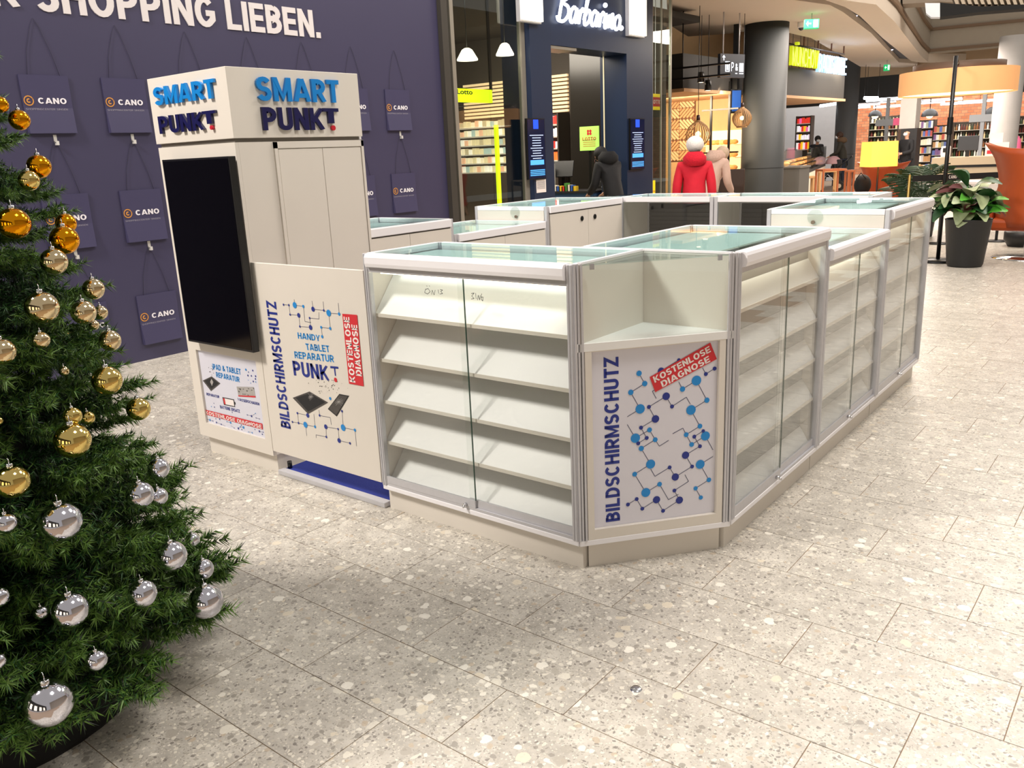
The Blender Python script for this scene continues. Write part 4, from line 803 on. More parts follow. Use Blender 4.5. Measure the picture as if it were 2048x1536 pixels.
# yellow lit band and pole in the shop
t = thing('yellow_light_band', 'neon yellow illuminated band sign behind the tall shop window', 'sign', (-5.6, 7.0, 2.4)); YG = M('neon_yellow', 'e0ea10', .5, emit=1.3, ec='dcec10')
p = PX(912, 188, x=-4.8); q = PX(985, 198, x=-4.8); bx('band', (-4.84, p.y, q.z-.05), (-4.8, q.y, p.z+.07), YG, t); bx('drop_bar', (-4.83, q.y-.02, q.z+.1), (-4.81, q.y+.02, 3.6), BLACK, t)
m = MB(); put_text(m, 'Lotto', (-4.8, p.y+.02, p.z-.0), Y1, Z1, X1, .3, .06, off=.002); wobj(m, 'print', M('print_dark'), t)
t = thing('yellow_pole', 'neon yellow vertical pole behind the tall shop window', 'pole', (-5.3, 7.0, 0)); p = PX(992, 250, x=-5.3); bx('pole', (-5.32, p.y-.03, .1), (-5.28, p.y+.03, p.z), YG, t); bx('foot', (-5.4, p.y-.1, 0), (-5.2, p.y+.1, .1), BLACK, t)
# round white pendant lamps in the shop
for i, (px, py, rp, lb) in enumerate(((935, 121, 21, 'left round white ceiling lamp seen through the tall shop window'), (1010, 111, 18, 'right round white ceiling lamp seen through the tall shop window'))):
    p = PX(px, py, d=10.2); r = rp*10.2/FPX; t = thing('round_lamp', lb, 'lamp', p, 0, 'round lamps in the shop'); MB().lathe([(0, 0), (r, .0), (r, .015), (r*.5, .12), (.03, .14), (0, .14)], 24).obj('shade', M('lamp_shade_glow', 'fff4e0', .5, emit=3, ec='fff0d8'), t); MB().tube([(0, 0, .14), (0, 0, 3.6-p.z)], .006, 6).obj('cable', BLACK, t)
# cash desk items in the doorway
dk = thing('shop_counter', 'black shop counter with sweets display inside the portal doorway', 'counter', (-5.4, 8.6, 0))
p0, p1 = PX(1100, 372, y=8.9), PX(1200, 372, y=8.9)
bx('body', (p0.x, 8.7, 0), (p1.x, 9.3, .92), M('counter_blue_grey', '3a5a80', .5), dk); bx('worktop', (p0.x-.02, 8.68, .9205), (p1.x+.02, 9.32, .95), BLKM, dk)
for k in range(11):
    u = k/10; o = MB().box((-.035, -.03, 0), (.035, .03, random.uniform(.07, .13))).obj('sweet_pack', M('sweet_'+str(k % 5), ['e8c030', 'd04030', '4a8a3a', 'e8e0d0', '3a60b0'][k % 5], .5), loc=(p0.x+.08+u*(p1.x-p0.x)*.55, 8.74, .951)); tag(o, 'small coloured sweet pack on the shop counter in the portal doorway', 'sweets', 'sweet packs on the shop counter')
t = thing('till_monitor', 'black till monitor tilted on the shop counter', 'monitor', (0, 0, 0)); p = PX(1128, 330, y=8.95); t.location = (p.x, 8.95, .951)
MB().box((-.03, -.03, 0), (.03, .03, .2)).obj('stand', BLACK, t); MB().box((-.17, -.015, -.13), (.17, .015, .13)).obj('display', BLACK, t, (0, -.03, .33), (-.4, 0, .3), .004)
t = thing('lotto_poster', 'green lottery poster board standing on the shop counter', 'poster', (0, 0, 0)); Q = Plane((0, 9.0, 0), X1, Z1, -Y1); (a0, b1), (a1, b0) = Q.hit(1159, 254), Q.hit(1198, 300); t.location = (a0, 9.0, .951)
MB().box((0, 0, b0-.951), (a1-a0, .015, b1-.951)).obj('board', M('lime_green_print', 'a8e060', .5, emit=.6), t); MB().box(((a1-a0)/2-.02, .016, 0), ((a1-a0)/2+.02, .03, b1-1.0)).obj('stand', BLACK, t)
m = MB(); put_text(m, 'LOTTO', (.05, 0, (b0+b1)/2-.951-.03), X1, Z1, -Y1, a1-a0-.1, .05, off=.002)
Q = Plane((0, 0, 0), X1, Z1, -Y1)
for k in range(4): disc(m, Q, (a1-a0)/2+(.025 if k % 2 else -.02), (b0+b1)/2-.951+.07+.04*(k//2), .022, .002)
for k in range(4): poly(m, Q, [(.06, b0-.951+.06+.03*k), (a1-a0-.06, b0-.951+.06+.03*k), (a1-a0-.06, b0-.951+.068+.03*k), (.06, b0-.951+.068+.03*k)], .002)
m.obj('print', REDP, t)
t = thing('card_terminal_stand', 'slim grey stand with small screen left of the till monitor', 'terminal', (0, 0, 0)); p = PX(1105, 330, y=8.8); t.location = (p.x, 8.8, .951); MB().box((-.045, -.01, 0), (.045, .01, .42)).obj('panel', M('pale_grey_plastic', 'a8a8a4', .5), t); MB().box((-.03, -.013, .3), (.03, -.0105, .38)).obj('display', M('screen_text'), t)
for k in range(3): o = MB().sphere((0, 0, 0), .085, 18, 12).obj('display_globe', glass('globe_glass', (.75, .75, .75), 2), loc=(PX(1193, 330, y=8.95).x, 9.05, 1.04+.172*k)); tag(o, 'clear globe, %s of three stacked on the shop counter' % ['lowest', 'middle', 'topmost'][k], 'globe', 'stacked clear globes')
# cargo: dark column inside the doorway
t = thing('dark_display_column', 'black glossy column inside the portal doorway right of the bright shelf', 'column', (0, 0, 0)); p = PX(1165, 300, y=9.9); q = PX(1222, 300, y=9.9); bx('column', (PX(1143, 300, y=9.9).x, 9.9, 0), (q.x+.2, 10.2, 3.6), M('black_gloss', '26231f', .2), t)

# ------------------------------------------------------------------ mall ceiling, column, upper gallery
ZC = 3.8
CEI = M('white_ceiling', 'cfc2b2', .8, var=.02)
def zpts(l, z): return [tuple(PX(a, b, z=z)[:2]) for a, b in l]
ceil_l = [(1330, -60), (1336, 48), (1376, 73), (1480, 66), (1570, 64), (1622, 76), (1720, 133), (1832, 136), (1835, 128), (1815, 126), (1798, 125), (1742, 66), (1686, 24), (1660, 10), (1589, 0), (1480, -60)]
struct(MB().prism(zpts(ceil_l, ZC), ZC, ZC+.25).obj('ceiling', CEI))
ceil_r = [(1560, -60), (1650, 0), (1690, 14), (1720, 32), (1765, 76), (1822, 122), (1840, 125), (2100, 128), (2300, 132), (2300, 122), (1856, 124), (1841, 111), (1790, 44), (1752, 9), (1670, -2), (1600, -60)]
struct(MB().prism(zpts(ceil_r, ZC), ZC, ZC+.25).obj('ceiling', CEI))
slot = zpts([(1470, -70), (1589, -3), (1660, 8), (1686, 22), (1798, 123), (1835, 127), (1845, 122), (1822, 118), (1722, 28), (1660, -4), (1560, -70)], ZC+.12)
struct(MB().prism(slot, ZC+.12, ZC+.16).obj('trim_2', M('dark_track', '2a2a2e', .6)))
for k, (a, b) in enumerate(((1625, 3), (1706, 34), (1742, 66), (1780, 101))):
    p = PX(a, b, z=ZC+.10); t = thing('track_spotlight', 'recessed spotlight in the dark ceiling slot, %s from the top' % ['first', 'second', 'third', 'fourth'][k], 'spotlight', p, 0, 'ceiling slot spotlights'); MB().lathe([(.0, .0), (.07, 0), (.09, .02), (0, .02)], 16).obj('lens', M('spot_glow', 'e8ecff', .4, emit=1.5), t)
# tan higher ceiling behind and its edge
struct(MB().box((-14, 13.5, 4.35), (PX(1842, 136, z=4.35).x, 29.59, 4.5)).obj('ceiling', M('tan_ceiling', 'b39a7c', .8, var=.03)))
# gallery fascia above the ceiling edge
FAS = M('gallery_fascia', 'aaa192', .7, var=.04)
path = [PX(a, b, z=ZC) for a, b in ((1600, -60), (1670, -2), (1752, 9), (1790, 44), (1841, 111), (1856, 124), (2048, 128))]
path[6] = PX(2060, 127, y=28.6); path[6].z = ZC; path.append(path[6]+Vector((9, .1, 0)))
g = thing('gallery_front', 'grey upper gallery fascia with brown ledges above the cafe area', 'gallery', path[0])
def ribbon(z0, z1, off, th, name, mat):
    m = MB()
    for i in range(len(path)-1):
        a, b = path[i], path[i+1]; d_ = (b-a).normalized(); n_ = Vector((d_.y, -d_.x, 0))
        q = [a+n_*off-d_*.01, b+n_*off+d_*.01, b-n_*th+d_*.01, a-n_*th-d_*.01]; m.prism([(v.x, v.y) for v in q], z0, z1)
    return wobj(m, name, mat, g)
ribbon(ZC+.25, 4.10, -.02, .3, 'fascia', FAS); ribbon(4.10, 4.18, .05, .3, 'ledge', M('brown_ledge', '7d6650', .6)); ribbon(4.18, 4.72, 0.0, .3, 'fascia', FAS); ribbon(4.72, 4.80, .07, .3, 'ledge', M('brown_ledge')); ribbon(4.80, 7.5, .0, .3, 'fascia', FAS)
# escalator underside
Q = Plane(PX(1960, 20, d=17), RT, Z1, -FW)
t = thing('escalator', 'underside of an escalator with black side and ribbed bottom at the top right', 'escalator', Q.O)
def slab(m, pts, d0, d1, mi=0):
    a = [PX(x, y, d=d0) for x, y in pts]; b = [PX(x, y, d=d0)-Vector((0, 0, 0))+Vector((-.2, .9, 0)).normalized()*(d1-d0) for x, y in pts]; n = len(pts)
    return m.add(a+b, [tuple(range(n)), tuple(range(n, 2*n))[::-1]]+[(i, n+i, n+(i+1) % n, (i+1) % n) for i in range(n)], mi)
wobj(slab(MB(), [(1880, 34), (1880, 5), (1965, 13), (2060, 8), (2060, 16), (1960, 24)], 17, 17.5), 'truss_side', M('void_black', '050505', .9), t)
for k in range(13):
    x = 1905+k*13; wobj(slab(MB(), [(x, -8), (x+7, -8), (x+13, 8+k*.1), (x+6, 8+k*.1)], 17.0, 17.6), 'rib', M('rib_beige', '9c8f7c', .6), t)
wobj(slab(MB(), [(1805, -30), (2070, -30), (2070, 2), (1965, 9), (1880, 3), (1805, 8)], 17.7, 18.4), 'soffit', M('soffit_brown', '7d7060', .7), t)
wobj(slab(MB(), [(1850, 6), (1880, 6), (1880, 34), (1862, 34), (1852, 26)], 16.9, 17.2), 'end_cap', M('milky_glass', 'b8bcc0', .3, emit=.25), t)

def column(name, label, px, py, d_, dia, mat, top, cat='column'):
    p = PX(px, py, d=d_); t = thing(name, label, cat, (p.x, p.y, 0))
    MB().lathe([(dia/2, .25), (dia/2, top-.001), (0, top-.001)], 40).obj('shaft', mat, t); MB().lathe([(dia/2+.005, .0), (dia/2+.005, .248), (0, .249)], 40).obj('base_ring', mat, t)
    MB().lathe([(dia/2+.004, 1.05), (dia/2+.004, 1.06)], 40).obj('joint_ring', BLKM, t); return t
column('round_column', 'thick dark grey round column in front of the cafe', 1528, 220, 17, .85, DKMET, ZC)
column('round_column', 'dark grey round column beside the bakery, behind the woman with the stroller', 1694, 220, 28.6, .7, M('grey_cladding', '48494a', .6), 4.34)
column('concrete_column', 'pale concrete round column behind the right orange armchair', 2012, 230, 21, .62, M('pale_concrete', 'b4b0ac', .7), ZC)

# hanging direction sign
PSg = Plane(PX(1440, 135, d=15), Y1.lerp(X1, .25).normalized(), Z1, Vector((1, -.33, 0)).normalized())
t = thing('direction_sign', 'hanging dark sign with white arrow, P and wheelchair pictograms', 'sign', PX(1441, 163, d=15))
(a0, b1), (a1, b0) = PSg.hit(1441, 107), PSg.hit(1488, 163); b1 = PSg.hit(1441, 107)[1]; b0 = PSg.hit(1441, 155)[1]
def pbox(P, a0, b0, a1, b1, n0, n1):
    vs = [P.pt(a, b, n) for n in (n0, n1) for a, b in ((a0, b0), (a1, b0), (a1, b1), (a0, b1))]
    return MB().add(vs, [(0, 3, 2, 1), (4, 5, 6, 7), (0, 1, 5, 4), (1, 2, 6, 5), (2, 3, 7, 6), (3, 0, 4, 7)])
pan = wobj(pbox(PSg, a0, b0, a1, b1, -.06, 0), 'panel', M('sign_dark', '1e2430', .5), t)
for a in (a0+.15*(a1-a0), a0+.8*(a1-a0)): p = PSg.pt(a, b1, -.03); wobj(MB().tube([p, Vector((p.x, p.y, ZC))], .012, 8), 'hanging_rod', ALU, t)
m = MB(); w_, h_ = a1-a0, b1-b0
def prc(u0, v0, u1, v1): poly(m, PSg, [(a0+u*w_, b0+v*h_) for u, v in ((u0, v0), (u1, v0), (u1, v1), (u0, v1))], .003)
prc(.12, .72, .15, .92); poly(m, PSg, [(a0+u*w_, b0+v*h_) for u, v in ((.07, .84), (.2, .84), (.135, .95))], .003)
for r_ in ((.2, .25, .23, .68), (.2, .65, .38, .68), (.35, .25, .38, .68), (.2, .25, .38, .28), (.25, .32, .33, .55)): prc(*r_)
put_text(m, 'P', PSg.pt(a0+.45*w_, b0+.27*h_), PSg.R, Z1, PSg.N, .1*w_, .38*h_, off=.003, bold=.0)
put_text(m, '&', PSg.pt(a0+.62*w_, b0+.3*h_), PSg.R, Z1, PSg.N, .1*w_, .3*h_, off=.003)
prc(.78, .25, .95, .62); prc(.62, .16, .7, .2); prc(.78, .16, .95, .2)
wobj(m, 'pictograms', M('sign_white_glow', 'e8f0ff', .5, emit=1.2), pan)
# exit signs
for (x0, y0, x1_, y1_, d_, lb) in ((1609, 38, 1637, 57, 15.5, 'green emergency exit sign with white arrow under the white ceiling'), (1768, 129, 1779, 141, 25.5, 'small distant green emergency exit sign near the big drum lamp')):
    P = Plane(PX(x0, y1_, d=d_), R0, Z1, -FW); (a0, b0), (a1, b1) = P.hit(x0, y1_), P.hit(x1_, y0)
    t = thing('exit_sign', lb, 'sign', P.O, 0, 'green exit signs'); wobj(pbox(P, a0, b0, a1, b1, -.05, 0), 'panel', M('exit_green', '10a860', .5, emit=1.0), t)
    c = P.pt((a0+a1)/2, b1, -.02); wobj(MB().tube([c, Vector((c.x, c.y, max(c.z+.02, ZC if c.z < ZC else 4.35)))], .01, 6), 'hanging_rod', ALU, t)
    m = MB(); w_, h_ = a1-a0, b1-b0
    def f_(u, v): return (a0+u*w_, b0+v*h_)
    poly(m, P, [f_(.08, .5), f_(.24, .82), f_(.24, .18)], .004); poly(m, P, [f_(.24, .42), f_(.44, .42), f_(.44, .58), f_(.24, .58)], .004)
    poly(m, P, [f_(.6, .1), f_(.92, .1), f_(.92, .9), f_(.6, .9)], .004)
    wobj(m, 'pictogram', M('exit_white', 'd8fff0', .5, emit=1.2), t)
# security cameras
for k, (a, b, r_, lb) in enumerate(((1475, 72, 6, 'left'), (1571, 66, 6, 'middle'), (1602, 69, 5, 'right'))):
    p = PX(a, b, d=16.6); t = thing('dome_camera', '%s of three small dome cameras at the white ceiling edge' % lb, 'camera', (p.x, p.y, ZC-.08), 0, 'dome cameras')
    MB().lathe([(.075, .079), (.075, .0), (.06, -.02)], 16).obj('housing', PWH, t); MB().sphere((0, 0, -.02), .055, 14, 8).obj('dome', BLACK, t)

# bakery sign letters
Pm = Plane(PX(1580, 118, d=18.5), Y1, Z1, X1)
t = thing('bakery_sign', 'long illuminated bakery sign with yellow-green and blue-white letters', 'sign', Pm.O)
(a0, b1), (a1, b0) = Pm.hit(1579, 92), Pm.hit(1630, 150); b0_ = Pm.hit(1579, 131)[1]
m = MB(); put_text(m, "MÜNCHOW", Pm.pt(a0, b0_), Y1, Z1, X1, a1-a0, b1-b0_, depth=.08, bold=.0); wobj(m, 'letters', M('letters_yellow_green', 'c8d820', .5, emit=.55), t)
a2 = Pm.hit(1632, 120)[0]; a3 = Pm.hit(1687, 140)[0]; m = MB(); put_text(m, 'BACKSTUBE', Pm.pt(a2, b0_-.06), Y1, Z1, X1, a3-a2, (b1-b0_), depth=.08, bold=.0); wobj(m, 'letters', M('letters_blue_white', '90b8e8', .5, emit=.9, ec='a0ccff'), t)
m = MB()
m.tube([Pm.pt(a0-.05, b1+.05, -.02), Pm.pt(a3+.05, b1+.05, -.02)], .02, 6)
wobj(m, 'support_rail', BLACK, t)
for k in range(5): p = Pm.pt(a0+(a3-a0)*k/4, b1+.05, -.02); wobj(MB().tube([p, Vector((p.x, p.y, 4.35))], .02, 6), 'drop_bar', M('rust_bar', '6a4636', .6), t)

# ------------------------------------------------------------------ cafe zone
def ybox(name, pa, pb, y, dep, mat, parent=None, label=None, cat=None, z0=None, z1=None, group=None):
    """box standing at depth y whose front face spans the measured points"""
    cxm = (pa[0]+pb[0])/2; cym = (pa[1]+pb[1])/2
    x0 = PX(pa[0], cym, y=y).x; x1 = PX(pb[0], cym, y=y).x; za = PX(cxm, pa[1], y=y).z if z1 is None else z1; zb = PX(cxm, pb[1], y=y).z if z0 is None else z0
    o = MB().box((x0, y, zb), (x1, y+dep, za)).obj(name, mat)
    if parent is not None: rel(o, parent)
    elif label: tag(o, label, cat, group)
    return o
YW = 15.5
cw = struct(ybox('wall_cafe', (1235, 170), (1500, 345), YW, .15, M('cafe_wall_wood', 'c8a070', .6), z0=0, z1=4.3))
# carved wood panel: single slats in a diamond pattern
pw = thing('wood_slat_panel', 'light wood wall panel with diamond slat pattern behind the woman in red', 'wall panel', (PX(1345, 300, y=YW).x, YW, .9))
xa, xb = PX(1339, 260, y=YW).x, PX(1391, 260, y=YW).x; z0, z1 = PX(1365, 322, y=YW).z, PX(1365, 195, y=YW).z
wobj(MB().box((xa, YW-.03, z0), (xb, YW-.001, z1)), 'backing', M('dark_wood_backing', '6e4a30', .7), pw)
LW = [M('slat_light', 'e2b888', .5, var=.1), M('slat_mid', 'd09a68', .5, var=.1)]
W_ = (xb-xa); cells = 3; ch = (z1-z0)/cells
def clipseg(p, q, lo, hi):
    (x0_, y0_), (x1_, y1_) = p, q; t0, t1 = 0, 1; dx, dy = x1_-x0_, y1_-y0_
    for pp, qq in ((-dx, x0_-lo[0]), (dx, hi[0]-x0_), (-dy, y0_-lo[1]), (dy, hi[1]-y0_)):
        if abs(pp) < 1e-9:
            if qq < 0: return None
        else:
            r = qq/pp
            if pp < 0: t0 = max(t0, r)
            else: t1 = min(t1, r)
    if t0 >= t1: return None
    return (x0_+t0*dx, y0_+t0*dy), (x0_+t1*dx, y0_+t1*dy)
Pq = Plane((xa, YW-.03, z0), X1, Z1, -Y1); cnt = 0
for c_ in range(cells):
    cz = (c_+.5)*ch; cxx = W_*.42
    for r_ in [.05+.085*i for i in range(12)]:
        k4 = [(cxx+r_, cz), (cxx, cz+r_), (cxx-r_, cz), (cxx, cz-r_)]
        for i in range(4):
            s_ = clipseg(k4[i], k4[(i+1) % 4], (0.02, .02+c_*ch), (W_-.02, (c_+1)*ch-.02))
            if s_: m = MB(); seg(m, Pq, s_[0], s_[1], .045, .02); seg(m, Pq, s_[0], s_[1], .045, .0); m.f += [(0, 1, 5, 4), (1, 2, 6, 5), (2, 3, 7, 6), (3, 0, 4, 7)]; m.mi += [0]*4; m.sm += [False]*4; wobj(m, 'slat', LW[i % 2], pw)
    for k in range(0):
        off = k*.09
        for sg in (1, -1):
            a_ = (cxx+.32+off, cz); b_ = (cxx+.32+off+1.0, cz+sg*1.0)
            s_ = clipseg((a_[0]-.16, a_[1]+.16*sg), (a_[0]+.6, a_[1]+sg*.92), (0.02, .02+c_*ch), (W_-.02, (c_+1)*ch-.02))
            if s_: m = MB(); seg(m, Pq, s_[0], s_[1], .04, .018); seg(m, Pq, s_[0], s_[1], .04, .0); m.f += [(0, 1, 5, 4), (1, 2, 6, 5), (2, 3, 7, 6), (3, 0, 4, 7)]; m.mi += [0]*4; m.sm += [False]*4; wobj(m, 'slat', LW[k % 2], pw)
# dark bulkhead over the cafe with light wood underside
cb = PX(1366, 140, d=15.2); zt, zb_ = PX(1366, 107, d=15.2).z, PX(1366, 176, d=15.2).z
struct(MB().box((cb.x-5, cb.y, zb_), (cb.x, cb.y+9, zt)).obj('trim_3', M('cafe_bulkhead', '2f2d2a', .7)))
struct(MB().box((cb.x-5, cb.y-.05, zb_-.06), (cb.x+.05, cb.y+9, zb_-.001)).obj('trim_4', M('bulkhead_wood', 'c49c74', .6)))
for k in range(2):
    t = thing('spot_track', ['upper', 'lower'][k]+' black ceiling track with spotlights over the cafe', 'light track', (cb.x, cb.y-.4, 2.9-.28*k)); z_ = PX(1400, 134+22*k, y=cb.y-.4).z
    wobj(MB().box((cb.x-1.2, cb.y-.42, z_), (cb.x+1.1, cb.y-.38, z_+.03)), 'rail', BLACK, t); wobj(MB().tube([(cb.x-.3+.5*k, cb.y-.4, z_+.03), (cb.x-.3+.5*k, cb.y-.4, ZC)], .01, 6), 'drop_rod', BLACK, t)
for k, (a, b, d_) in enumerate(((1402, 158, 15.4), (1416, 174, 15.4), (1568, 165, 20), (1582, 176, 20.6), (1597, 178, 21.5), (1611, 182, 22.3), (1625, 185, 23), (1637, 187, 23.6))):
    p = PX(a, b, d=d_); t = thing('spotlight', 'black cylinder spotlight, %s of the row %s' % (['left', 'right', 'first', 'second', 'third', 'fourth', 'fifth', 'sixth'][k], 'over the cafe table' if k < 2 else 'below the bakery sign'), 'spotlight', p, 0, 'black spotlights')
    MB().lathe([(0, .12), (.055, .12), (.065, -.06), (.05, -.06), (0, -.05)], 14).obj('can', BLACK, t); MB().lathe([(0, -.058), (.05, -.0605)], 14).obj('lens', M('spot_glow_warm', 'ffe8c0', .5, emit=4), t); MB().tube([(0, 0, .12), (0, 0, 4.35-p.z)], .006, 5).obj('drop_rod', BLACK, t)
# rib pendant lamps
def rib_lamp(px, py, d_, rp, lb):
    p = PX(px, py, d=d_); r = rp*d_/FPX; t = thing('slatted_pendant', lb, 'lamp', p, 0, 'round slatted wood pendants')
    prof = [(.16, 1.02), (.35, .92), (.72, .62), (.95, .22), (1.0, -.05), (.9, -.42), (.7, -.72), (.5, -.88)]
    for k in range(26):
        a = 2*PI*k/26; MB().tube([(r*q*math.cos(a), r*q*math.sin(a), r*z_) for q, z_ in prof], .006, 4).obj('rib', M('rib_wood', 'b08858', .5), t)
    for q, z_ in ((.16, 1.02), (.5, -.88)): MB().lathe([(r*q+.01, r*z_-.015), (r*q+.01, r*z_+.015), (r*q-.01, r*z_+.015)], 24).obj('ring', M('rib_wood'), t)
    MB().lathe([(0, r*1.0), (r*.17, r*1.0), (r*.14, r*1.5), (0, r*1.52)], 16).obj('socket', M('dark_brown_socket', '3a1e16', .4), t); MB().sphere((0, 0, 0), r*.22, 12, 8).obj('bulb', M('bulb_warm', 'ffe0a0', .5, emit=5), t)
    MB().tube([(0, 0, r*1.5), (0, 0, (zb_-.06 if p.x < cb.x and p.y > cb.y else ZC)-p.z)], .006, 5).obj('cable', BLACK, t)
rib_lamp(1396, 268, 14.6, 24, 'round slatted wood pendant lamp left of the dark column, behind the white hat')
rib_lamp(1484, 236, 15.6, 19, 'round slatted wood pendant lamp half hidden by the dark column')
# blue screen and mullions in the cafe
t = thing('menu_screen', 'upright blue menu screen left of the thick dark column', 'screen', PX(1470, 220, d=16.8)); P = Plane(PX(1462, 220, d=16.8), Y1.lerp(X1, .4).normalized(), Z1, Vector((1, -.6, 0)).normalized()); (a0, b1), (a1, b0) = P.hit(1462, 178), P.hit(1482, 222)
wobj(pbox(P, a0, b0-.04, a1, b1, -.06, 0), 'housing', BLACK, t); wobj(pbox(P, a0+.03, b0, a1-.02, b1-.03, .001, .004), 'display', M('menu_blue', '1c4488', .3, emit=.5), t); p = P.pt((a0+a1)/2, b1, -.03); wobj(MB().box((p.x-.05, p.y-.05, b1+P.O.z-.01), (p.x+.05, p.y+.05, 4.35)), 'mount', BLACK, t)
t = thing('black_shelf_frame', 'thin black metal shelf frame standing behind the cafe pendant', 'frame', (PX(1448, 300, y=14.2).x, 14.2, 0))
for px in (1421, 1457): x = PX(px, 300, y=14.2).x; wobj(MB().box((x-.02, 14.18, 0), (x+.02, 14.22, 2.75)), 'post', BLACK, t)
xa, xb = PX(1405, 220, y=14.2).x, PX(1478, 220, y=14.2).x
for py in (219, 305): z_ = PX(1440, py, y=14.2).z; wobj(MB().box((xa, 14.17, z_-.015), (xb, 14.23, z_+.015)), 'crossbar', BLACK, t)
# bread shelves behind
BR = ['c88a48', 'e0b070', 'a8682c', 'd89c58']
t = thing('bread_shelf', 'brightly lit bread wall shelf left of the thick dark column', 'shelf', (PX(1400, 320, y=15.3).x, 15.3, .9))
xa, xb = PX(1402, 300, y=15.2).x, PX(1482, 300, y=15.2).x
for k, py in enumerate((290, 315, 340)):
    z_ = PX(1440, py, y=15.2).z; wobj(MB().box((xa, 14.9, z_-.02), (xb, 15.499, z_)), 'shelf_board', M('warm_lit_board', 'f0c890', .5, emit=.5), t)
    for j in range(9):
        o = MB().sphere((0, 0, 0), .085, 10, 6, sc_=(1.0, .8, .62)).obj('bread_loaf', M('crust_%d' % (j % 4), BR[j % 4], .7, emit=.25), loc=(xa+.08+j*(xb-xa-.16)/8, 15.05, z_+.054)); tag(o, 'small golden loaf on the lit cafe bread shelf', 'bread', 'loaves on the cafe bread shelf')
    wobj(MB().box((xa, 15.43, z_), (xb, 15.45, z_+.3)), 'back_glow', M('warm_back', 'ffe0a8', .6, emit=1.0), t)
# cafe table and chairs
t = thing('cafe_table', 'long brown wooden cafe table behind the woman in red', 'table', (PX(1400, 335, y=9.6).x, 9.6, 0)); xa, xb = PX(1335, 328, d=14.5).x, PX(1470, 328, d=14.5).x; yy = PX(1400, 328, d=14.5).y; t.location = (xa, yy, 0)
wobj(MB().box((xa, yy, 1.02), (xb, yy+.7, 1.07)), 'tabletop', M('brown_wood', '6e5238', .5), t)
for x in (xa+.05, xb-.1):
    for y in (yy+.05, yy+.6): wobj(MB().box((x, y, 0), (x+.06, y+.06, 1.019)), 'leg', M('brown_wood'), t)
def bar_chair(px, d_, lb):
    p = PX(px, 340, d=d_); t = thing('bar_chair', lb, 'chair', (p.x, p.y, 0), .3, 'brown bar chairs'); B_ = M('brown_shell', '3c2a20', .5)
    MB().box((-.22, -.2, .72), (.22, .2, .76)).obj('seat', B_, t, bevel=.01); MB().box((-.22, -.22, .78), (.22, -.19, 1.16)).obj('backrest', B_, t, bevel=.01)
    for x in (-.19, .19):
        for y in (-.17, .17): MB().tube([(x, y, .72), (x*1.15, y*1.15, 0)], .012, 6).obj('leg', BLACK, t)
bar_chair(1434, 13.2, 'brown bar chair with shell back beside the woman in red'); bar_chair(1465, 13.8, 'brown bar chair half behind the thick dark column')

# ------------------------------------------------------------------ bakery zone
DW = M('bakery_dark_wall', '4a4640', .7)
struct(ybox('wall_bakery', (1545, 112), (1566, 385), 16.6, .15, DW, z0=0, z1=4.34))
bkx = PX(1692, 330, d=26)
t = thing('bakery_counter', 'long bakery glass counter filled with pastries beside the dark wall', 'bakery counter', (PX(1590, 350, d=20).x, PX(1590, 350, d=20).y, 0))
p = PX(1614, 330, d=20.2); q = PX(1652, 310, d=26); dirv = (Vector((q.x, q.y, 0))-Vector((p.x, p.y, 0))); LL = dirv.length; t.location = (p.x, p.y, 0); t.rotation_euler = (0, 0, math.atan2(dirv.y, dirv.x))
MB().box((0, .05, 0), (LL, .8, .12)).obj('plinth', BLKM, t); MB().box((0, 0, .12), (LL, .85, .78)).obj('body', M('cream_panel', 'd8cdbb', .5), t); MB().box((0, 0, .781), (LL, .85, .86)).obj('black_band', BLKM, t)
MB().box((0, .0, .861), (LL, .012, 1.34)).obj('front_glass', GL, t); MB().box((0, .0, 1.341), (LL, .85, 1.37)).obj('top_glass', GL, t); MB().box((0, .7, .861), (LL, .72, 1.34)).obj('rear_panel', M('grey_rear', '77777a', .5), t)
mw = t.rotation_euler.to_matrix().to_4x4(); mw.translation = t.location
for j in range(26):
    for r_ in range(3):
        o = MB().sphere((0, 0, 0), .07, 8, 6, sc_=(1.3, .8, .6)).obj('pastry', M('crust_%d' % random.randrange(4)), loc=mw @ Vector((.12+j*(LL-.24)/25, .15+.17*r_, .93+.07*r_))); tag(o, 'golden pastry inside the bakery glass counter', 'pastry', 'pastries in the bakery counter')
def stool(px, d_, lb, s=1.0):
    p = PX(px, 350, d=d_); t = thing('wooden_stool', lb, 'stool', (p.x, p.y, 0), .5, 'oak bar stools'); O_ = M('pale_oak', 'b98d5c', .5, var=.1)
    MB().box((-.24*s, -.16, .74), (.24*s, .16, .79)).obj('seat', O_, t, bevel=.005)
    for x in (-.2*s, .2*s):
        for y in (-.13, .13): MB().box((x-.022, y-.022, 0), (x+.022, y+.022, .739)).obj('leg', O_, t)
        MB().box((x-.015, -.107, .25), (x+.015, .107, .29)).obj('stretcher', O_, t)
stool(1607, 18.9, 'oak bar stool in front of the bakery counter, left one'); stool(1655, 22.0, 'oak bar stool in front of the bakery counter, behind the stroller side')
